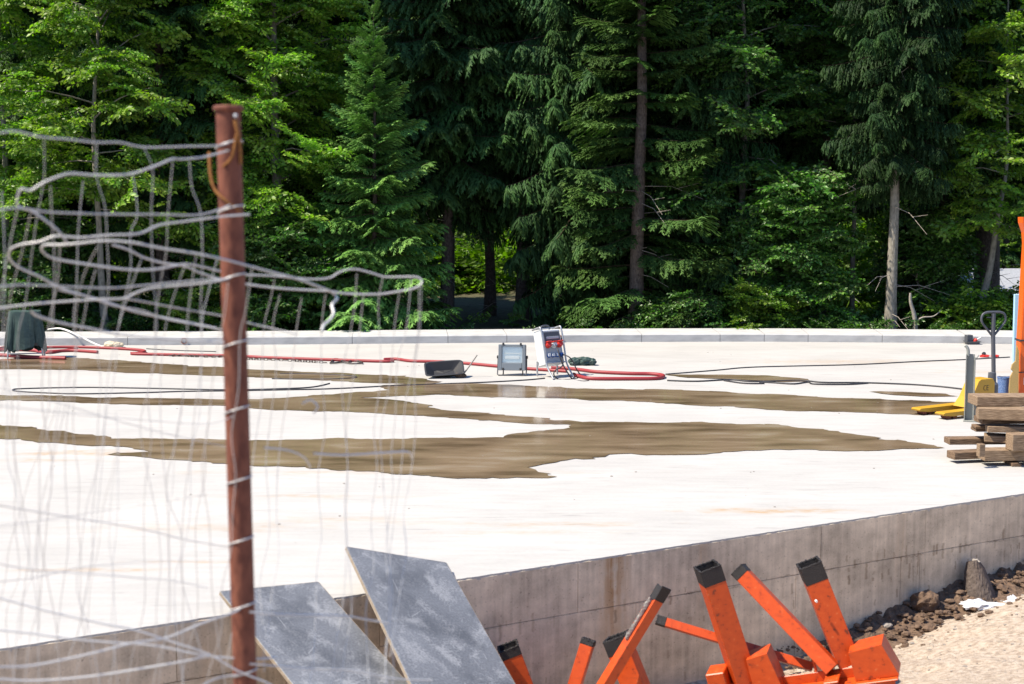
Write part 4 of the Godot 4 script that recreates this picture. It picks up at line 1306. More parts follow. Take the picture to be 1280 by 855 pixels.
func floodlight() -> void:
	var g := on(640, 469.5)
	var f := thing("floodlight", "grey square site floodlight standing on its bracket", "floodlight", g)
	f.rotation.y = -0.12
	var c := Vector3(0, 0.26, 0)
	var t := Basis(Vector3.RIGHT, -0.10)
	var st := S()
	box(st, Transform3D(t, c + t * Vector3(0, 0, -0.07)), Vector3(0.385, 0.37, 0.10), 0.012)
	part("housing", st, M.grey_case, f)
	st = S()
	for k in 7: box(st, Transform3D(t, c + t * Vector3(-0.15 + 0.05 * k, 0, -0.135)), Vector3(0.008, 0.30, 0.04), 0.001)
	part("cooling_fins", st, M.dark_case, f)
	st = S()
	for e in [[Vector3(-0.168, 0, 0), Vector3(0.052, 0.37, 0.045)], [Vector3(0.171, 0, 0), Vector3(0.046, 0.37, 0.045)], [Vector3(0.0, 0.172, 0), Vector3(0.29, 0.028, 0.044)], [Vector3(0.0, -0.13, 0), Vector3(0.29, 0.11, 0.044)]]:
		box(st, Transform3D(t, c + t * e[0]), e[1], 0.006)
	part("bezel", st, M.grey_case, f)
	st = S()
	box(st, Transform3D(t, c + t * Vector3(0.003, 0.042, -0.018)), Vector3(0.29, 0.232, 0.006), 0.001)
	var rf := part("reflector", st, M.reflector, f)
	st = S()
	box(st, Transform3D(t, c + t * Vector3(0.003, 0.058, -0.008)), Vector3(0.24, 0.012, 0.012), 0.003)
	box(st, Transform3D(t, c + t * Vector3(0.003, 0.0, -0.008)), Vector3(0.21, 0.045, 0.014), 0.005)
	part("lamp_tube", st, M.white_paint, rf)
	st = S()
	box(st, Transform3D(t, c + t * Vector3(0.003, 0.042, 0.008)), Vector3(0.286, 0.228, 0.005), 0.001)
	part("glass_pane", st, M.lamp_glass, f)
	for q in [[-0.125, 0.19], [0.125, 0.19], [-0.125, -0.165], [0.125, -0.165]]:
		st = S()
		box(st, Transform3D(t, c + t * Vector3(q[0], q[1], 0.012)), Vector3(0.026, 0.036, 0.05), 0.006)
		part("clip", st, M.black_plastic, f)
	for s: float in [-1.0, 1.0]:
		st = S()
		lathe(st, Transform3D(Basis(Vector3.BACK, -PI / 2 * s), c + Vector3(0.192 * s, 0.0, -0.05)), [[0.0, 0.03], [0.022, 0.03], [0.022, 0.0]], 12)
		part("pivot_knob", st, M.black_plastic, f)
	st = S()
	tube(st, [c + Vector3(-0.205, 0.0, -0.05), c + Vector3(-0.207, -0.15, -0.02), c + Vector3(-0.205, -0.238, 0.03), c + Vector3(-0.19, -0.25, 0.04), c + Vector3(0.19, -0.25, 0.04), c + Vector3(0.205, -0.238, 0.03), c + Vector3(0.207, -0.15, -0.02), c + Vector3(0.205, 0.0, -0.05)], 0.009, 0.009, 7)
	for s: float in [-1.0, 1.0]:
		tube(st, [c + Vector3(0.13 * s, -0.25, 0.04), c + Vector3(0.14 * s, -0.252, -0.12), c + Vector3(0.14 * s, -0.17, -0.12)], 0.009, 0.009, 7)
	part("bracket", st, M.dark_case, f)

func power_box() -> void:
	var g := on(698, 472.5)
	var p := thing("power_box", "white power distribution box with red and blue sockets on a tube stand", "power box", g)
	p.rotation.y = 0.62
	var t := Basis(Vector3.RIGHT, -0.27)
	var at_ := func(x: float, y: float, z: float) -> Vector3: return t * Vector3(x, y, z)
	var st := S()
	box(st, Transform3D(t, at_.call(0, 0.45, -0.11)), Vector3(0.33, 0.50, 0.20), 0.014)
	part("cabinet", st, M.white_case, p)
	st = S()
	box(st, Transform3D(t, at_.call(0, 0.45, -0.006)), Vector3(0.30, 0.47, 0.014), 0.004)
	var fr := part("front_panel", st, M.panel_grey, p)
	st = S()
	box(st, Transform3D(t, at_.call(0, 0.595, 0.004)), Vector3(0.26, 0.13, 0.016), 0.004)
	part("breaker_window", st, M.dark_case, fr)
	st = S()
	box(st, Transform3D(t, at_.call(0, 0.578, 0.0135)), Vector3(0.22, 0.035, 0.008), 0.002)
	part("breaker_row", st, M.panel_grey, fr)
	st = S()
	box(st, Transform3D(t, at_.call(0, 0.675, 0.003)), Vector3(0.27, 0.02, 0.012), 0.003)
	part("label_strip", st, M.white_case, fr)
	for q in [[-0.10, 0.47], [-0.005, 0.465], [0.10, 0.47]]:
		st = S()
		var x := Transform3D(t * Basis(Vector3.RIGHT, PI / 2 - 0.25), at_.call(q[0], q[1], 0.0))
		lathe(st, x, [[0.045, 0.0], [0.045, 0.03], [0.037, 0.034], [0.037, 0.06], [0.0, 0.062]], 14)
		var so := part("socket", st, M.socket_red if q[0] != -0.005 else M.white_case, fr)
		st = S()
		box(st, Transform3D(t, at_.call(q[0], q[1] + 0.047, 0.045)), Vector3(0.075, 0.016, 0.07), 0.005)
		part("flap", st, M.socket_red, so)
	for k in 4:
		st = S()
		var x := Transform3D(t * Basis(Vector3.RIGHT, PI / 2), at_.call(-0.112 + 0.074 * k, 0.325, 0.0))
		lathe(st, x, [[0.030, 0.0], [0.030, 0.026], [0.0, 0.028]], 12)
		var so := part("socket", st, M.socket_blue, fr)
		st = S()
		box(st, Transform3D(t, at_.call(-0.112 + 0.074 * k, 0.332, 0.032)), Vector3(0.05, 0.04, 0.01), 0.003)
		part("flap", st, M.white_case if k < 3 else M.socket_blue, so)
	for s: float in [-1.0, 1.0]:
		st = S()
		var foot: Vector3 = Vector3(0.178 * s, 0.013, 0.12)
		tube(st, smooth([at_.call(0.178 * s, 0.73, -0.19), at_.call(0.178 * s, 0.735, -0.05), at_.call(0.178 * s, 0.70, 0.012), at_.call(0.178 * s, 0.40, 0.014), at_.call(0.178 * s, 0.19, 0.014), foot], 4), 0.013, 0.013, 8)
		part("leg", st, M.steel, p)
		st = S()
		tube(st, [at_.call(0.178 * s, 0.28, -0.19), Vector3(0.178 * s, 0.013, -0.26)], 0.013, 0.013, 8)
		part("leg", st, M.steel, p)
	st = S()
	tube(st, [at_.call(-0.178, 0.733, -0.12), at_.call(0.178, 0.733, -0.12)], 0.012, 0.012, 8)
	part("cross_tube", st, M.steel, p)
	st = S()
	tube(st, [at_.call(-0.178, 0.22, 0.014), at_.call(0.178, 0.22, 0.014)], 0.010, 0.010, 8)
	part("cross_tube", st, M.steel, p)
	st = S()
	tube(st, smooth([at_.call(-0.07, 0.70, -0.12), at_.call(-0.06, 0.765, -0.12), at_.call(0.06, 0.765, -0.12), at_.call(0.07, 0.70, -0.12)], 4), 0.014, 0.014, 7)
	part("handle", st, M.dark_case, p)
	# cables hanging from its sockets
	var q0: Vector3 = p.position + Basis(Vector3.UP, 0.62) * (t * Vector3(0.0, 0.46, 0.06))
	var q1: Vector3 = p.position + Basis(Vector3.UP, 0.62) * (t * Vector3(0.11, 0.325, 0.03))
	var q2: Vector3 = p.position + Basis(Vector3.UP, 0.62) * (t * Vector3(0.10, 0.30, 0.03))
	for w in [[[q0, at(697, 437, 19.75), at(702, 452, 19.7), at(709, 465, 19.7), on(716, 474), on(728, 476.5), on(736, 476)], 0.010, "black cable hanging from the middle red socket of the power box"],
			[[q1, at(711, 446, 19.9), at(716, 452, 19.9), at(721, 462, 19.9), on(727, 470), on(731, 472.5)], 0.009, "thin cable looping down from the blue sockets at the right"],
			[[q2, at(703, 457, 19.75), at(694, 463, 19.7), at(692.5, 469, 19.7), on(698, 474), on(710, 474.4), on(722, 473)], 0.009, "cable making a round loop under the power box"]]:
		st = S()
		tube(st, smooth(w[0], 6), w[1], w[1], 7)
		tag(part("cable", st, M.cable), w[2], "cable", "cables plugged into the power box")

func covered_box() -> void:
	var g := on(33, 447.5)
	var p := thing("covered_box", "box on thin legs under a dark green cover at the left edge", "covered box", g)
	p.rotation.y = 0.25
	for q in [[-0.25, 0.17], [0.25, 0.17], [-0.25, -0.17], [0.25, -0.17]]:
		var st := S()
		tube(st, [Vector3(q[0] * 1.05, 0.012, q[1] * 1.1), Vector3(q[0] * 0.9, 0.5, q[1] * 0.9)], 0.013, 0.013, 7)
		part("leg", st, M.steel, p)
	var st := S()
	tube(st, [Vector3(-0.26, 0.09, 0.19), Vector3(0.26, 0.09, 0.19)], 0.010, 0.010, 7)
	part("cross_tube", st, M.steel, p)
	st = S()
	box(st, Transform3D(Basis(), Vector3(0, 0.45, 0)), Vector3(0.42, 0.5, 0.3), 0.01)
	part("cabinet", st, M.dark_case, p)
	st = S()
	var R := []
	var n := 72
	for j in 15:
		var v := j / 14.0
		var row := []
		for k in n:
			var a := TAU * k / n
			var c := cos(a); var s := sin(a)
			var hem := 0.10 + 0.10 * nz.get_noise_1d(k * 8.0) + 0.16 * exp(-pow(wrapf(a - 1.15, -PI, PI) / 0.42, 2.0)) + 0.07 * exp(-pow(wrapf(a - 2.6, -PI, PI) / 0.3, 2.0))
			var y := lerpf(0.74, hem, pow(v, 1.15)) if j > 0 else 0.742
			var open := lerpf(0.86, 1.06, v)
			var fold := (0.022 * sin(a * 9.0 + 1.3 * sin(a * 2.0)) + 0.03 * nz.get_noise_2d(k * 22.0, v * 14.0)) * smoothstep(0.02, 0.7, v)
			var rx := 0.275 * open + fold; var rz := 0.215 * open + fold
			row.append(Vector3(signf(c) * pow(absf(c), 0.55) * rx, y + 0.016 * nz.get_noise_2d(k * 16.0, v * 30.0), signf(s) * pow(absf(s), 0.55) * rz))
		R.append(row)
	for j in 14:
		for k in n:
			var a: Vector3 = R[j][k]; var b: Vector3 = R[j][(k + 1) % n]; var c: Vector3 = R[j + 1][(k + 1) % n]; var d: Vector3 = R[j + 1][k]
			var nn := (c - a).cross(d - b).normalized()
			if nn.dot(Vector3(a.x, 0, a.z)) < 0: nn = -nn
			quad(st, a, b, c, d, nn)
	for k in n: tri(st, Vector3(0.02, 0.752, 0), R[0][k], R[0][(k + 1) % n], Vector3.UP, Vector3.UP, Vector3.UP)
	part("cover", st, M.tarp, p)

func pallet_truck() -> void:
	var far_tip := on(1139, 519.5); var near_tip := on(1180, 523.5)
	var fx := Vector3(-0.88, 0, 0.475).normalized()
	var side := fx.cross(Vector3.UP)
	var mid := (far_tip + near_tip) * 0.5
	var half := 0.19
	var len := 0.80
	var o := mid - fx * len
	var p := thing("pallet_truck", "yellow hand pallet truck with a dark looped handle", "pallet truck", o)
	p.basis = Basis(fx, Vector3.UP, side)
	for s: float in [-1.0, 1.0]:
		var st := S()
		var x := Transform3D(Basis(), Vector3(0, 0, half * s))
		prism(st, x, PackedVector2Array([Vector2(-0.06, 0.035), Vector2(len - 0.14, 0.035), Vector2(len, 0.052), Vector2(len + 0.01, 0.07), Vector2(len - 0.02, 0.082), Vector2(-0.06, 0.092)]), 0.14)
		var fk := part("fork", st, M.yellow_paint, p)
		for wx: float in [len - 0.10, len - 0.19]:
			st = S()
			lathe(st, Transform3D(Basis(Vector3.RIGHT, PI / 2), Vector3(wx, 0.035, half * s - 0.05)), [[0.0, 0.0], [0.036, 0.0], [0.036, 0.10], [0.0, 0.10]], 12)
			part("roller", st, M.rust, fk)
	var st := S()
	prism(st, Transform3D(Basis(), Vector3.ZERO), PackedVector2Array([Vector2(0.30, 0.09), Vector2(0.20, 0.20), Vector2(0.10, 0.385), Vector2(0.06, 0.405), Vector2(-0.13, 0.405), Vector2(-0.16, 0.36), Vector2(-0.16, 0.09)]), 0.20)
	part("hood", st, M.yellow_paint, p)
	st = S()
	box(st, Transform3D(Basis(), Vector3(-0.04, 0.075, 0)), Vector3(0.2, 0.07, half * 2 - 0.13), 0.006)
	part("cross_beam", st, M.yellow_paint, p)
	st = S()
	lathe(st, Transform3D(Basis(), Vector3(-0.22, 0.10, 0)), [[0.075, 0.0], [0.075, 0.22], [0.05, 0.25], [0.045, 0.36], [0.0, 0.37]], 16)
	part("pump", st, M.handle_grey, p)
	for s: float in [-1.0, 1.0]:
		st = S()
		lathe(st, Transform3D(Basis(Vector3.RIGHT, PI / 2), Vector3(-0.22, 0.09, 0.055 * s - 0.025)), [[0.0, 0.0], [0.08, 0.0], [0.09, 0.008], [0.09, 0.042], [0.08, 0.05], [0.0, 0.05]], 18)
		part("steering_wheel", st, M.black_plastic, p)
	# drawbar with its D-shaped grip, turned towards the camera
	var w: Vector3 = p.basis.inverse() * Vector3(0.98, 0, -0.2)
	var b0 := Vector3(-0.25, 0.36, 0); var b1 := Vector3(-0.21, 0.95, 0)
	st = S()
	tube(st, [Vector3(-0.24, 0.28, 0), b0, b1, b1 + Vector3(0, 0.22, 0)], 0.026, 0.024, 10)
	part("drawbar", st, M.handle_grey, p)
	st = S()
	tube(st, smooth([b1 + Vector3(0, -0.06, 0), b1 + w * 0.07 + Vector3(0, 0.02, 0), b1 + w * 0.15 + Vector3(0, 0.12, 0), b1 + w * 0.145 + Vector3(0, 0.2, 0), b1 + w * 0.09 + Vector3(0, 0.232, 0), b1 + Vector3(0, 0.235, 0), b1 - w * 0.09 + Vector3(0, 0.232, 0), b1 - w * 0.145 + Vector3(0, 0.2, 0), b1 - w * 0.15 + Vector3(0, 0.12, 0), b1 - w * 0.07 + Vector3(0, 0.02, 0), b1 + Vector3(0, -0.06, 0)], 4), 0.014, 0.014, 8)
	var gr := part("grip", st, M.handle_grey, p)
	st = S()
	tube(st, [b1 + Vector3(0, 0.17, 0), b1 - w * 0.07 + Vector3(0, 0.17, 0.02)], 0.009, 0.007, 6)
	part("lever", st, M.handle_grey, gr)
	var tm := TextMesh.new()
	tm.text = "CE"
	var fnt := SystemFont.new()
	fnt.font_names = PackedStringArray(["Droid Sans"])
	tm.font = fnt
	tm.font_size = 32
	tm.pixel_size = 0.0026
	tm.depth = 0.002
	var te := part("marking", tm, M.print_black, p)
	te.basis = Basis(Vector3.UP, PI)
	te.position = Vector3(-0.02, 0.30, -0.101)

func stake() -> void:
	var g := on(1211, 526.5)
	var p := thing("steel_bracket", "upright grey steel bracket with a hooked top in front of the pallet truck", "bracket", g)
	p.rotation.y = -0.35
	var st := S()
	box(st, Transform3D(Basis(), Vector3(0, 0.385, -0.02)), Vector3(0.085, 0.77, 0.012), 0.002)
	for s: float in [-1.0, 1.0]:
		box(st, Transform3D(Basis(), Vector3(0.048 * s, 0.385 + 0.0 * s, 0.012)), Vector3(0.010, 0.77 if s < 0 else 0.70, 0.06), 0.002)
	part("channel", st, M.grey_steel, p)
	st = S()
	tube(st, smooth([Vector3(-0.03, 0.75, 0.01), Vector3(-0.034, 0.82, 0.01), Vector3(-0.055, 0.86, 0.01), Vector3(-0.075, 0.858, 0.01)], 4), 0.022, 0.016, 6)
	part("hook", st, M.grey_steel, p)
	st = S()
	bar(st, Vector3(0.04, 0.70, 0), Vector3(0.085, 0.76, 0), 0.05, 0.012)
	part("lip", st, M.grey_steel, p)
	st = S()
	box(st, Transform3D(Basis(), Vector3(0.16, 0.17, 0.0)), Vector3(0.21, 0.19, 0.012), 0.002)
	part("gusset", st, M.grey_steel, p)
	st = S()
	box(st, Transform3D(Basis(), Vector3(0.12, 0.008, 0.0)), Vector3(0.36, 0.014, 0.12), 0.003)
	part("foot_plate", st, M.grey_steel, p)
	# blue can, chipboard and a pale blue panel beside the column
	g = on(1254, 499)
	var can := thing("blue_can", "paint-smeared blue plastic can between the truck and the orange column", "can", g)
	st = S()
	lathe(st, Transform3D(), [[0.0, 0.0], [0.062, 0.0], [0.068, 0.01], [0.08, 0.27], [0.085, 0.27], [0.085, 0.285], [0.074, 0.285], [0.062, 0.02], [0.0, 0.02]], 22)
	part("body", st, M.blue_plastic, can)
	st = S()
	tube(st, smooth([Vector3(-0.085, 0.26, 0), Vector3(-0.06, 0.30, 0.06), Vector3(0.0, 0.30, 0.09), Vector3(0.06, 0.30, 0.06), Vector3(0.085, 0.26, 0)], 4), 0.003, 0.003, 5)
	part("bail", st, M.steel, can)
	g = on(1266.5, 501)
	var cb := thing("chipboard_strip", "torn yellowish chipboard strip standing against the orange column", "board", g)
	st = S()
	prism(st, Transform3D(Basis(Vector3.RIGHT, -0.06), Vector3(0, 0, 0)), PackedVector2Array([Vector2(-0.05, 0.0), Vector2(0.06, 0.0), Vector2(0.06, 0.62), Vector2(0.03, 0.70), Vector2(0.02, 0.50), Vector2(-0.02, 0.46), Vector2(-0.035, 0.40), Vector2(-0.01, 0.37), Vector2(-0.045, 0.30), Vector2(-0.055, 0.15)]), 0.03)
	part("sheet", st, M.chipboard, cb)
	g = on(1285, 490)
	var pb := thing("insulation_panel", "pale blue insulation panel standing behind the orange column", "panel", g)
	st = S()
	box(st, Transform3D(Basis(Vector3.RIGHT, -0.03), Vector3(0.0, 0.64, 0.0)), Vector3(0.44, 1.28, 0.05), 0.004)
	part("sheet", st, M.pale_blue, pb)

func column() -> void:
	var g := on(1288, 499)
	var p := thing("orange_column", "tall orange steel column with a flared head at the right edge", "column", g)
	var st := S()
	# left outline read from the photograph, mirrored
	var k := -g.z / FOCAL
	var prof := [[-18.0, 0.0], [-17.0, 60.0], [-15.5, 130.0], [-14.0, 196.0], [-15.5, 210.0], [-20.0, 222.0], [-20.5, 229.0]]
	var poly := PackedVector2Array()
	for q in prof: poly.append(Vector2(q[0] * k, q[1] * k))
	for i in range(prof.size() - 1, -1, -1): poly.append(Vector2(-prof[i][0] * k, prof[i][1] * k))
	prism(st, Transform3D(Basis(), Vector3(0, 0, 0.06)), poly, 0.02)
	prism(st, Transform3D(Basis(), Vector3(0, 0, -0.10)), poly, 0.02)
	part("face_plate", st, M.machine_orange, p)
	st = S()
	for s: float in [-1.0, 1.0]:
		for i in prof.size() - 1:
			var a := Vector3(-prof[i][0] * k * s * 0.985, prof[i][1] * k, -0.02); var b := Vector3(-prof[i + 1][0] * k * s * 0.985, prof[i + 1][1] * k, -0.02)
			box(st, Transform3D(Basis(Vector3.BACK, atan2(-(b.x - a.x), b.y - a.y)), (a + b) / 2), Vector3(0.012, a.distance_to(b), 0.138), 0.001)
	part("side_plate", st, M.machine_orange, p)
	st = S()
	box(st, Transform3D(Basis(), Vector3(0, 0.008, -0.02)), Vector3(0.5, 0.016, 0.36), 0.003)
	part("base_plate", st, M.machine_orange, p)
	for q in [[76.0, 0.012], [36.0, 0.006]]:
		st = S()
		var y: float = q[0] * k
		var ring := []
		for a in [[-0.175, 0.085], [0.175, 0.085], [0.175, -0.125], [-0.175, -0.125], [-0.175, 0.085]]: ring.append(Vector3(a[0], y + 0.03 * nz.get_noise_1d(a[0] * 900.0), a[1]))
		tube(st, ring, q[1], q[1], 6)
		part("tied_cable", st, M.cable, p)
	st = S()
	box(st, Transform3D(Basis(), Vector3(-8.5 * k, 24.0 * k, 0.0715)), Vector3(0.07, 0.09, 0.002), 0.0)
	var sg := part("sticker", st, M.white_paint, p)
	st = S()
	box(st, Transform3D(Basis(), Vector3(-8.5 * k, 23.0 * k, 0.0735)), Vector3(0.05, 0.045, 0.002), 0.0)
	part("print", st, M.socket_blue, sg)

func planks() -> void:
	# left end (px), lower edge (px), depth of that end, thickness, width, yaw, length, material, label
	var grp := "old timbers stacked at the right edge of the slab"
	var L := [
		[1201, 0.036, 13.50, 0.074, 0.15, 0.22, 1.6, "old_plank", "lowest timber of the stack, its sawn end jutting left just off the slab"],
		[1239, 0.052, 13.36, 0.105, 0.17, 0.06, 1.3, "pale_plank", "low timber at the front of the stack with a broad pale side"],
		[1194, 0.126, 13.82, 0.062, 0.16, 0.05, 1.9, "old_plank", "timber of the stack that sticks out furthest left"],
		[1238, 0.190, 13.62, 0.066, 0.20, -0.30, 1.5, "pale_plank", "timber lying askew in the middle of the stack"],
		[1227, 0.259, 13.80, 0.032, 0.16, 0.02, 1.5, "old_plank", "lower of two thin boards jutting left in the middle of the stack"],
		[1226, 0.292, 13.78, 0.030, 0.15, -0.05, 1.5, "old_plank", "upper of two thin boards jutting left in the middle of the stack"],
		[1242, 0.294, 13.56, 0.062, 0.12, -0.10, 1.5, "pale_plank", "timber in front of the thin boards in the middle of the stack"],
		[1234, 0.358, 13.66, 0.056, 0.22, 0.04, 1.6, "old_plank", "third timber of the stack from the top"],
		[1229, 0.416, 13.58, 0.112, 0.24, -0.22, 1.6, "pale_plank", "second timber of the stack from the top, with a pale broad end"],
		[1227, 0.530, 13.68, 0.095, 0.26, 0.03, 1.7, "pale_plank", "topmost timber of the stack at the right edge"],
		[1274, 0.158, 13.30, 0.16, 0.14, 0.15, 1.0, "pale_plank", "thick block of timber at the front right of the stack"],
	]
	for q in L:
		var z: float = q[2]
		var x: float = (q[0] - 640.0) / FOCAL * z
		var o := thing("timber", q[8], "timber", Vector3(x, q[1], -z), grp)
		o.rotation.y = q[5]
		var st := S()
		# local x runs along the timber from its left end; ends sawn a little askew
		var prof := PackedVector2Array()
		box(st, Transform3D(Basis(), Vector3(q[6] / 2, q[3] / 2 + 0.001, -q[4] / 2)), Vector3(q[6], q[3] - 0.002, q[4]), 0.005)
		part("beam", st, M[q[7]], o)
	# a short offcut standing in the stack, and the bearers that hold it off the slab
	var z2 := 13.3
	var o2 := thing("timber_block", "short upright offcut wedged at the lower left of the timber stack", "offcut", Vector3((1234.0 - 640.0) / FOCAL * z2, 0.112, -z2))
	o2.rotation.y = 0.2
	var st := S()
	box(st, Transform3D(Basis(), Vector3(0, 0.06, 0)), Vector3(0.06, 0.12, 0.06), 0.004)
	part("block", st, M.pale_plank, o2)
	for q in [[1262.0, "left bearer under the timber stack, in its shadow"], [1330.0, "right bearer under the timber stack, beyond the picture's edge"]]:
		var b := thing("bearer", q[1], "bearer", Vector3((q[0] - 640.0) / FOCAL * 13.6, 0.0, -13.6), "bearers under the timber stack")
		st = S()
		box(st, Transform3D(Basis(), Vector3(0.05, 0.018, 0.02)), Vector3(0.09, 0.034, 0.45), 0.004)
		part("beam", st, M.old_plank, b)

# ------------------------------------------------------------------ on the bank: boards, orange frames, stones
func leaning_board(label: String, corner: Vector3, down: Vector3, across_to: Vector2, length: float) -> void:
	down = down.normalized()
	var d := ray(across_to.x, across_to.y)
	var q := EYE + d * ((corner - EYE).dot(down) / d.dot(down))
	var w := q - corner
	var n := w.cross(down).normalized()
	if n.y < 0: n = -n
	var th := 0.024
	var b := Basis(w.normalized(), n, w.normalized().cross(n))
	var zdir := 1.0 if b.z.dot(down) > 0 else -1.0
	var o := thing("form_board", label, "board", corner, "grey formwork boards leaning on the slab's edge")
	o.basis = b
	var st := S()
	box(st, Transform3D(Basis(), Vector3(w.length() / 2, -th / 2, zdir * length / 2)), Vector3(w.length(), th, length), 0.002)
	part("sheet", st, M.form_board, o)
	st = S()
	var e := 0.004
	box(st, Transform3D(Basis(), Vector3(-e / 2, -th / 2, zdir * length / 2)), Vector3(e, th * 0.86, length * 0.996), 0.001)
	box(st, Transform3D(Basis(), Vector3(w.length() + e / 2, -th / 2, zdir * length / 2)), Vector3(e, th * 0.86, length * 0.996), 0.001)
	box(st, Transform3D(Basis(), Vector3(w.length() / 2, -th / 2, -zdir * e / 2)), Vector3(w.length() * 0.996, th * 0.86, e), 0.001)
	part("edge_band", st, M.ply_edge, o)

func ortube(p: Node3D, a: Vector3, b: Vector3, w: float, t: float, roll: float, burnt := 0.10, rag := 1.0) -> void:
	# a sawn-off box tube from a up to b: painted length, scorched end, hollow
	var u := (b - a).normalized()
	var st := S()
	pipe_box(st, a, b - u * burnt, w, t, 0.008, roll)
	var tb := part("tube", st, M.orange_paint, p)
	st = S()
	pipe_box(st, b - u * (burnt + 0.012), b, w + 0.004, t + 0.004, 0.010, roll)
	# ragged bead left by the torch
	var xx := u.cross(Vector3.UP if absf(u.y) < 0.95 else Vector3.BACK).normalized()
	var bs := Basis(xx, u.cross(xx), u).rotated(u, roll)
	for k in int(44 * rag):
		var s := 4.0 * k / (44.0 * rag)
		var f := s - floorf(s) - 0.5
		var c: Vector2 = [Vector2(f, 0.5), Vector2(0.5, -f), Vector2(-f, -0.5), Vector2(-0.5, f)][mini(3, int(s))]
		stone(st, b + bs.x * c.x * (w - 0.006) + bs.y * c.y * (t - 0.006) + u * 0.004 * nz.get_noise_1d(k * 70.0), Vector3.ONE * (0.007 + 0.005 * absf(nz.get_noise_1d(k * 130.0))), k, 6, 0.5)
	part("burnt_end", st, M.burnt_steel, tb)
	st = S()
	bar(st, b - u * (burnt + 0.05), b - u * (burnt + 0.04), w - 0.017, t - 0.017, roll, 0.001)
	part("hollow_shade_plug", st, M.void_black, tb)  # black plug painted as the darkness inside the open tube

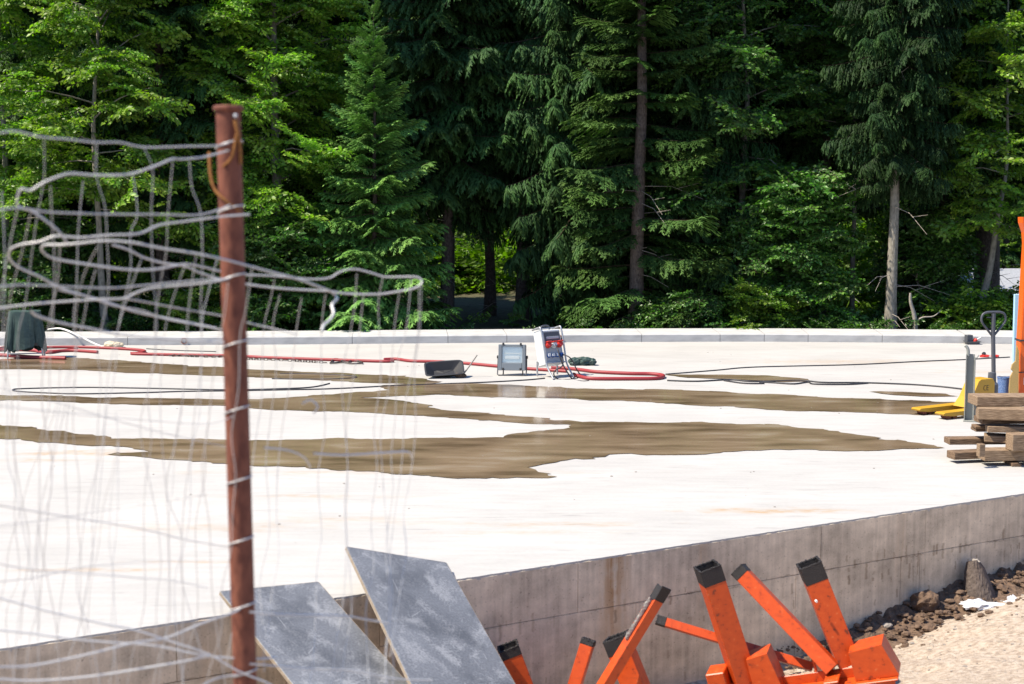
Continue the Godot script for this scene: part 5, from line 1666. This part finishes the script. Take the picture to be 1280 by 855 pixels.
func build_front() -> void:
	leaning_board("large grey formwork board leaning on the slab, nearest the orange frames", at(433, 683, 9.22), Vector3(0.36, -0.35, 0.87), Vector2(558, 703), 2.1)
	leaning_board("grey formwork board leaning on the slab just right of the rusty post", at(275, 739, 8.64), Vector3(0.57, -0.34, 0.75), Vector2(398, 727), 2.1)
	# orange frame at the right
	var Z := 9.5
	var f := thing("orange_frame", "cut-off orange steel frame with three stub tubes, at the right", "steel frame", Vector3.ZERO, "cut-off orange steel frames on the bank")
	var B := Basis(Vector3.BACK, 0.27) * Basis(Vector3.UP, -0.34)
	var o := at(930, 848, Z)
	var loc := func(x: float, y: float, z: float) -> Vector3: return o + B * Vector3(x, y, z)
	var put := func(st: SurfaceTool, c: Vector3, s: Vector3) -> void: box(st, Transform3D(B, o + B * c), s, 0.006)
	ortube(f, at(934, 862, Z), at(884, 708, Z), 0.175, 0.15, 0.15)
	ortube(f, at(1060, 828, Z - 0.15), at(1011, 704, Z - 0.1), 0.175, 0.15, 0.15, 0.11)
	ortube(f, at(1041, 836, Z - 0.26), at(923, 712, Z + 0.12), 0.115, 0.10, 0.3, 0.045)
	ortube(f, at(1016, 834, Z + 0.05), at(822, 775, Z + 0.3), 0.06, 0.06, 0.5, 0.05, 0.5)
	var st := S()
	prism(st, Transform3D(B, o + B * Vector3(0, 0, 0.01)), PackedVector2Array([Vector2(0.075, -0.10), Vector2(0.275, -0.10), Vector2(0.225, 0.19), Vector2(0.075, 0.165)]), 0.18)
	part("bracket", st, M.orange_paint, f)
	st = S()
	put.call(st, Vector3(-0.16, -0.02, 0.04), Vector3(0.13, 0.26, 0.17))
	part("bracket", st, M.orange_paint, f)
	st = S()
	prism(st, Transform3D(B, o + B * Vector3(0, 0, 0.0)), PackedVector2Array([Vector2(0.76, -0.085), Vector2(1.045, -0.085), Vector2(1.045, -0.07), Vector2(0.985, 0.14), Vector2(0.76, 0.115)]), 0.19)
	part("bracket", st, M.orange_paint, f)
	st = S()
	put.call(st, Vector3(0.46, -0.095, 0.07), Vector3(1.16, 0.012, 0.14))
	put.call(st, Vector3(0.46, -0.055, 0.005), Vector3(1.12, 0.07, 0.012))
	part("base_channel", st, M.orange_paint, f)
	st = S()
	put.call(st, Vector3(0.62, -0.03, 0.10), Vector3(0.10, 0.014, 0.22))
	put.call(st, Vector3(0.50, -0.01, -0.05), Vector3(0.02, 0.16, 0.12))
	part("tie_plate", st, M.orange_paint, f)
	st = S()
	lathe(st, Transform3D(Basis(Vector3.RIGHT, PI / 2), at(1020, 751, Z - 0.245)), [[0.010, 0.0], [0.008, 0.02], [0.0, 0.02]], 8)
	part("bolt", st, M.white_paint, f)
	st = S()
	for q in [[-0.1, 0.0], [0.95, 0.0]]:
		var a: Vector3 = loc.call(q[0], -0.1, 0.05)
		var gy := bank_y(a.x, a.z) - 0.04
		if gy < a.y: bar(st, a, Vector3(a.x, gy, a.z), 0.12, 0.12, 0.2)
	if st.get_aabb().size.length() > 0.01: part("foot", st, M.orange_paint, f)
	# worn patch on the slanting tube, bare metal
	# orange frame left of it, mostly below the picture
	var Y := 9.25
	var g := thing("orange_frame", "cut-off orange steel frame low in the middle, between board and wall", "steel frame", Vector3.ZERO, "cut-off orange steel frames on the bank")
	ortube(g, at(672, 905, Y), at(635, 808, Y), 0.150, 0.135, 0.1, 0.05)
	ortube(g, at(812, 900, Y - 0.1), at(770, 796, Y), 0.170, 0.15, 0.15, 0.09)
	ortube(g, at(704, 905, Y - 0.15), at(736, 800, Y - 0.05), 0.085, 0.085, 0.75, 0.022, 0.6)
	st = S()
	var la := at(722, 905, Y - 0.25); var lb := at(816, 750, Y - 0.2); var lc := at(826, 733, Y - 0.2)
	bar(st, la, lb, 0.085, 0.012, 0.4, 0.002)
	bar(st, la + Vector3(0.035, 0.0, 0.03), lb + Vector3(0.035, 0.0, 0.03), 0.012, 0.075, 0.4, 0.002)
	var an := part("angle_bar", st, M.orange_paint, g)
	st = S()
	bar(st, lb, lc, 0.088, 0.014, 0.4, 0.003)
	bar(st, lb + Vector3(0.035, 0.0, 0.03), lc + Vector3(0.035, 0.0, 0.03), 0.014, 0.078, 0.4, 0.003)
	part("burnt_end", st, M.burnt_steel, an)
	st = S()
	var u := (lb - la).normalized()
	for k in 16:
		var c := (lb - u * (0.30 - 0.019 * k)) + Vector3(-0.013, 0.013, 0.004)
		stone(st, c, Vector3(0.012 + 0.012 * absf(nz.get_noise_1d(k * 60.0)), 0.022, 0.008), k, 8, 0.7)
	part("bare_patch", st, M.bare_steel, an)
	st = S()
	bar(st, at(640, 905, Y - 0.05), at(840, 880, Y - 0.1), 0.14, 0.08, 0.0)
	part("base_channel", st, M.orange_paint, g)
	# log end, clod and a scrap of plastic film at the wall
	var heap := func(px: float, d: float) -> Vector3:
		var sx := edge_s(px)
		var q := wall_a + along * sx + out_n * d
		return Vector3(q.x, heap_y(sx, d), q.z)
	var log_ := thing("log_stump", "short weathered log leaning against the wall at the right", "log", heap.call(1213.0, 0.17))
	st = S()
	tube(st, [Vector3(0.02, -0.08, 0.05), Vector3(0.0, 0.06, 0.0), Vector3(-0.015, 0.2, -0.05), Vector3(-0.03, 0.27, -0.07)], 0.1, 0.1, 9, true, [0.135, 0.118, 0.085, 0.05])
	part("wood", st, M.spruce_bark, log_)
	st = S()
	stone(st, Vector3(-0.01, 0.26, -0.05), Vector3(0.035, 0.03, 0.03), 3.0, 9, 0.6)
	part("split_end", st, M.dead_wood, log_)
	for q in [[1152.0, 0.13, 0, 0.095, "earth", "rounded clod of brown earth against the wall, left of the log"], [1100.0, 0.16, 0, 0.035, "stone", "small grey stone at the foot of the wall, left of the clod"], [1124.0, 0.42, 0, 0.05, "earth", "dark flat lump of earth between the clod and the sunlit sand"]]:
		var rk := thing("clod" if q[4] == "earth" else "stone", q[5], "clod" if q[4] == "earth" else "stone", heap.call(q[0], q[1]))
		st = S()
		stone(st, Vector3(0, q[3] * 0.5, 0), Vector3(q[3] * 1.25, q[3] * (1.0 if q[0] == 1152.0 else 0.6), q[3]), q[0], 12, 0.45)
		part("lump", st, M[q[4]], rk)
	var film := thing("plastic_scrap", "crumpled whitish plastic film on the soil beside the log", "plastic film", heap.call(1196.0, 0.40) + Vector3(0, 0.02, 0))
	st = S()
	stone(st, Vector3(-0.09, 0.01, 0), Vector3(0.11, 0.035, 0.08), 6.0, 16, 0.8)
	stone(st, Vector3(0.06, 0.0, 0.02), Vector3(0.12, 0.025, 0.06), 9.0, 16, 0.8)
	stone(st, Vector3(0.21, 0.03, 0.0), Vector3(0.05, 0.05, 0.05), 12.0, 14, 0.9)
	part("film", st, M.plastic_film, film)
	# dry stalks on the sand
	var r := RandomNumberGenerator.new()
	r.seed = 44
	st = S()
	for i in 46:
		var s := r.randf_range(edge_s(1030), edge_s(1330)); var d := r.randf_range(0.15, 2.6)
		var p := wall_a + along * s + out_n * d
		var a := r.randf() * TAU
		var l := r.randf_range(0.03, 0.14)
		var q := p + Vector3(cos(a), 0, sin(a)) * l
		tube(st, [Vector3(p.x, bank_y(p.x, p.z) + 0.006, p.z), Vector3((p.x + q.x) / 2, maxf(bank_y(p.x, p.z), bank_y(q.x, q.z)) + 0.012, (p.z + q.z) / 2), Vector3(q.x, bank_y(q.x, q.z) + 0.006, q.z)], 0.003, 0.002, 4)
	var dry := part("dry_stalks", st, M.dead_wood)
	tag(dry, "short dry stalks scattered on the sandy bank", "stalks", "", "stuff")

# ------------------------------------------------------------------ the fence
func wire(parent: Node, called: String, pts: Array, z0: float, z1: float, bulge: float, r: float, sub := 4) -> void:
	var o := []
	var n := pts.size()
	for i in n:
		var t := float(i) / maxf(1.0, n - 1)
		o.append(at(pts[i][0], pts[i][1], lerpf(z0, z1, t) + bulge * sin(PI * t)))
	var st := S()
	tube(st, smooth(o, sub), r, r, 6, false)
	part(called, st, M.wire, parent)

func build_fence() -> void:
	var zp := 3.55
	var top := at(285, 133, zp); var low := at(306.5, 856, zp)
	var dir := (low - top).normalized()
	var base := top
	for i in 400:
		base += dir * 0.01
		if base.y < bank_y(base.x, base.z) - 0.25: break
	var post := thing("fence_post", "leaning rusty steel pipe post with a flat cap", "post")
	var st := S()
	tube(st, [top, top.lerp(base, 0.3), top.lerp(base, 0.6), base], 0.030, 0.030, 28)
	part("pipe", st, M.rust, post)
	st = S()
	var xx := dir.cross(Vector3.BACK).normalized()
	lathe(st, Transform3D(Basis(xx, -dir, xx.cross(-dir)), top + dir * 0.006), [[0.0, -0.006], [0.034, -0.006], [0.037, -0.002], [0.037, 0.004], [0.033, 0.008], [0.0, 0.009]], 28)
	part("cap", st, M.rust, post)
	st = S()
	var bl := at(294, 144.5, zp - 0.03)
	stone(st, bl, Vector3(0.006, 0.006, 0.004), 2.0, 9, 0.1)
	part("rivet", st, M.wire, post)
	st = S()
	tube(st, smooth([at(294, 150, zp - 0.029), at(297, 165, zp - 0.028), at(300, 185, zp - 0.02), at(301, 205, zp - 0.016)], 4), 0.006, 0.004, 6)
	tube(st, smooth([at(296, 168, zp - 0.03), at(290, 196, zp - 0.03), at(281, 206, zp - 0.03), at(272, 216, zp)], 4), 0.004, 0.003, 6)
	tube(st, smooth([at(262, 190, zp), at(263, 215, zp - 0.01), at(268, 236, zp - 0.02), at(281, 250, zp - 0.032), at(300, 264, zp - 0.02)], 4), 0.005, 0.003, 6)
	part("rusty_wire", st, M.rust_flake, post)
	var f := thing("wire_fence", "crumpled galvanised wire netting hanging on the rusty post", "wire fence")
	var R := 0.0025; var r2 := 0.0011
	# long strands: outline, depth at both ends, how far the middle swings
	for q in [
		[[[-40, 170], [0, 166], [20, 164], [50, 171], [85, 174], [120, 178], [150, 178], [180, 184], [230, 183], [270, 182], [286, 179]], 2.9, 3.52, 0.0, 0.8],
		[[[286, 188], [272, 192], [250, 197], [225, 199], [215, 199], [190, 209], [160, 218], [120, 219], [90, 217], [75, 220], [55, 228], [38, 238], [27, 236], [22, 246], [23, 258], [40, 264], [60, 278], [75, 291], [84, 304]], 3.52, 3.2, -0.2, 1.0],
		[[[-40, 264], [0, 262], [25, 260], [60, 265], [110, 267], [160, 268], [200, 268], [240, 269], [265, 265], [288, 256]], 2.9, 3.52, 0.0, 0.8],
		[[[312, 268], [275, 271], [230, 277], [200, 281], [180, 290], [165, 293], [135, 294], [100, 297], [70, 295], [50, 302], [25, 306], [12, 313], [13, 325], [25, 335], [50, 346], [70, 357], [100, 368], [135, 378], [170, 390], [230, 402], [270, 410]], 3.5, 3.75, -0.35, 1.05],
		[[[420, 370], [413, 364], [397, 358], [373, 349], [338, 340], [306, 331], [275, 323], [240, 316], [200, 310], [165, 303], [130, 301], [100, 304], [75, 306], [56, 306], [52, 312], [60, 320], [75, 325], [120, 332], [160, 337], [190, 337], [215, 333], [232, 330], [255, 334], [275, 339], [306, 344]], 3.6, 3.75, -0.45, 1.0],
		[[[306, 344], [322, 344], [343, 345], [373, 348], [397, 349], [413, 347], [423, 341], [434, 337], [448, 337], [467, 342], [481, 346], [502, 346], [519, 346], [526, 349], [527, 354], [519, 360], [505, 363], [481, 367], [462, 368], [432, 367], [411, 364], [373, 362], [345, 360], [306, 355], [278, 350], [250, 341], [232, 333], [205, 329], [180, 322], [160, 312], [140, 306]], 3.75, 3.5, 0.25, 1.0],
		[[[420, 370], [421, 374], [415, 381], [417, 391], [412, 400], [405, 406], [402, 414]], 3.6, 3.5, 0.0, 1.5],
		[[[-40, 360], [0, 358], [32, 356], [79, 358], [136, 360], [177, 357], [230, 352], [286, 348]], 2.95, 3.52, 0.0, 0.8],
		[[[-30, 388], [0, 385], [41, 380], [79, 377], [126, 374], [155, 373], [170, 366], [190, 360], [221, 357], [253, 354], [278, 350], [288, 347]], 3.3, 3.52, 0.0, 1.05],
		[[[73, 362], [110, 371], [142, 382], [177, 388], [205, 398], [262, 409], [310, 420]], 3.3, 3.6, 0.1, 0.8],
		[[[155, 373], [190, 379], [221, 385], [278, 395], [316, 405], [338, 410], [372, 418]], 3.4, 3.7, 0.1, 0.8],
		[[[38, 388], [47, 395], [73, 403], [104, 409], [150, 418], [210, 424], [280, 428]], 3.2, 3.5, 0.0, 1.1],
		[[[-20, 838], [0, 834], [41, 832], [110, 818], [165, 804], [209, 797], [253, 779], [291, 766], [300, 761]], 3.1, 3.52, 0.0, 1.1],
		[[[-20, 850], [0, 849], [41, 851], [110, 846], [176, 836], [234, 826], [258, 821], [294, 823], [318, 824], [345, 822]], 3.3, 3.6, 0.0, 1.2],
		[[[-20, 786], [40, 792], [91, 799], [137, 803], [192, 807], [242, 817], [262, 820]], 3.3, 3.45, 0.0, 1.0],
		[[[-20, 742], [60, 764], [130, 780], [170, 788], [220, 804], [261, 818], [296, 838], [330, 852], [350, 862]], 3.4, 3.55, 0.0, 1.0],
		[[[240, 866], [258, 854], [275, 847], [300, 843]], 3.3, 3.52, 0.0, 1.0],
		[[[-20, 628], [11, 634], [91, 647], [176, 661], [234, 675], [300, 686]], 3.0, 3.57, 0.1, 0.55],
		[[[-20, 700], [0, 705], [49, 713], [137, 719], [170, 722], [217, 726], [260, 735]], 3.0, 3.4, 0.1, 0.5],
		[[[-20, 729], [0, 727], [44, 722], [110, 708], [192, 702], [300, 698]], 3.0, 3.57, 0.2, 0.5],
		[[[-20, 660], [20, 655], [70, 648], [120, 640], [190, 628], [260, 618]], 3.0, 3.4, 0.2, 0.4],
		[[[-20, 505], [40, 512], [120, 520], [190, 526], [260, 530], [292, 520]], 3.0, 3.52, 0.1, 0.4],
		[[[-20, 480], [60, 500], [140, 524], [220, 545], [290, 560]], 3.3, 3.8, 0.0, 0.4],
		[[[312, 765], [350, 768], [430, 770], [455, 774], [486, 779]], 3.5, 3.7, 0.0, 1.0],
		[[[312, 830], [340, 832], [385, 836], [440, 838], [490, 848], [540, 850]], 3.5, 3.8, 0.0, 0.9],
		[[[385, 500], [378, 505], [388, 500], [397, 508], [392, 517]], 3.6, 3.6, 0.0, 1.0],
		[[[330, 560], [360, 563], [380, 572], [388, 585]], 3.55, 3.65, 0.0, 1.0],
		[[[392, 567], [430, 569], [480, 566], [510, 565], [514, 572]], 3.6, 3.7, 0.0, 1.1]]:
		wire(f, "strand_wire", q[0], q[1], q[2], q[3], R * q[4])
	# upright stays; most go on down past the post
	var r := RandomNumberGenerator.new()
	r.seed = 8
	var stays := [
		[[55, 175], [55, 222], [47, 267], [41, 308], [32, 377]], [[121, 180], [121, 222], [131, 257], [134, 301], [135, 368]], [[180, 185], [191, 213], [189, 267], [191, 339], [196, 409]],
		[[216, 202], [210, 267], [208, 314], [202, 346], [194, 402]], [[237, 202], [240, 235], [251, 267], [253, 327], [251, 384]], [[166, 218], [172, 267], [163, 292], [163, 339], [148, 409]],
		[[104, 226], [98, 286], [96, 352], [92, 402]], [[22, 260], [13, 302], [6, 340], [0, 377]], [[38, 267], [30, 305], [19, 346], [11, 384]], [[63, 232], [65, 276], [68, 327], [66, 400]],
		[[2, 238], [5, 292], [6, 352], [4, 400]], [[232, 330], [218, 368], [207, 409]], [[245, 320], [236, 384]], [[272, 322], [259, 371], [253, 400]], [[122, 308], [104, 346], [95, 390]],
		[[178, 320], [161, 368], [148, 409]], [[120, 336], [110, 371], [104, 402]], [[75, 306], [72, 350], [62, 400]], [[285, 352], [280, 395], [274, 420]], [[315, 335], [307, 389], [300, 420]]]
	for q in stays:
		var p: Array = q.duplicate()
		var e: Array = p[-1]
		var x: float = e[0]; var y: float = e[1]
		var drift := r.randf_range(-0.16, 0.05)
		var stop := r.randf_range(760, 900)
		while y < stop:
			y += r.randf_range(40, 70)
			x += drift * 55.0 + r.randf_range(-9, 9)
			if r.randf() < 0.2: drift = r.randf_range(-0.2, 0.16)
			p.append([x, y])
		wire(f, "stay_wire", p, 3.0 + r.randf() * 0.5, 3.2 + r.randf() * 0.4, 0.0, r2 * r.randf_range(0.7, 0.95))
	for q in [
		[[343, 349], [338, 375], [330, 408]], [[350, 368], [341, 408]], [[377, 372], [371, 409]], [[407, 368], [402, 409]], [[446, 342], [444, 375], [439, 410]], [[454, 370], [450, 410]],
		[[479, 345], [473, 377], [474, 410]], [[499, 367], [493, 410]], [[514, 348], [508, 410]], [[524, 356], [523, 410]], [[527, 356], [525, 410]]]:
		var p: Array = q.duplicate()
		var e: Array = p[-1]
		var x: float = e[0]; var y: float = e[1]
		var stop := r.randf_range(700, 900)
		while y < stop:
			y += r.randf_range(40, 70)
			x += r.randf_range(-12, 5)
			p.append([x, y])
		wire(f, "stay_wire", p, 3.7, 3.55, 0.1, r2 * 0.9)
	# loose stays that show only against the slab
	for i in 8:
		var x := r.randf_range(0, 285); var y := r.randf_range(430, 560)
		var p := [[x, y]]
		var drift := r.randf_range(-0.25, 0.12)
		var stop := r.randf_range(840, 900)
		while y < stop:
			y += r.randf_range(35, 65)
			x += drift * 50.0 + r.randf_range(-8, 8)
			p.append([x, y])
		wire(f, "stay_wire", p, 3.1 + r.randf() * 0.6, 3.1 + r.randf() * 0.6, 0.0, r2 * r.randf_range(0.55, 0.85))
	# wire turned round the post
	for y: float in [181, 262, 347, 430, 512, 600, 675, 757, 840]:
		var c := top.lerp(base, (at(295, y, zp).y - top.y) / (base.y - top.y))
		var ring := []
		for k in 15:
			var a := TAU * k / 14.0
			ring.append(c + Vector3(cos(a) * 0.0325, 0.010 * cos(a) + 0.004 * sin(a), sin(a) * 0.0325))
		st = S()
		tube(st, ring, R * 0.85, R * 0.85, 6, false)
		part("tie_wire", st, M.wire, f)

func _ready() -> void:
	tilt = atan((427.5 - HORIZON) / FOCAL)
	nz.seed = 4
	nz.frequency = 0.1 / TAU * 2.0
	rng.seed = 12
	# camera
	var cam := Camera3D.new()
	cam.name = "camera"
	var lens := CameraAttributesPhysical.new()
	lens.frustum_focal_length = 50.0
	lens.frustum_focus_distance = 21.0
	lens.exposure_aperture = 4.0
	lens.frustum_near = 0.1
	lens.frustum_far = 400.0
	cam.attributes = lens
	cam.fov = rad_to_deg(2.0 * atan(427.5 / FOCAL))
	cam.near = 0.1
	cam.far = 400.0
	cam.position = EYE
	cam.rotation.x = -tilt
	add_child(cam)
	cam.current = true
	# sky and air
	var env := Environment.new()
	var sky := Sky.new()
	var psm := ProceduralSkyMaterial.new()
	psm.sky_top_color = Color(0.34, 0.48, 0.70)
	psm.sky_horizon_color = Color(0.74, 0.80, 0.86)
	psm.sky_curve = 0.16
	psm.ground_bottom_color = Color(0.20, 0.19, 0.16)
	psm.ground_horizon_color = Color(0.45, 0.47, 0.46)
	psm.sun_angle_max = 1.0
	sky.sky_material = psm
	env.background_mode = Environment.BG_SKY
	env.sky = sky
	env.tonemap_mode = Environment.TONE_MAPPER_LINEAR
	env.tonemap_exposure = 1.85
	env.sdfgi_enabled = true
	env.ssao_enabled = true
	env.ssil_enabled = true
	var we := WorldEnvironment.new()
	we.name = "world_environment"
	we.environment = env
	add_child(we)
	# the sun: high, from the left
	var sun := DirectionalLight3D.new()
	sun.name = "sun"
	sun.light_color = Color(1.0, 0.955, 0.88)
	sun.light_energy = 1.6
	sun.light_angular_distance = 0.53
	sun.shadow_enabled = true
	var el := deg_to_rad(55.0); var az := deg_to_rad(-15.0)
	var to_sun := Vector3(-cos(az) * cos(el), sin(el), -sin(az) * cos(el))
	sun.look_at_from_position(to_sun * 50.0, Vector3.ZERO, Vector3.UP)
	add_child(sun)
	# the slab's near edge
	var a := on(0, 810.5); var b := on(1280, 616.5)
	wall_a = a
	along = (b - a).normalized()
	out_n = Vector3(-along.z, 0, along.x)
	if out_n.z < 0: out_n = -out_n
	make_materials()
	build_ground()
	build_slab()
	build_wood()
	build_house()
	build_site()
	build_front()
	build_fence()
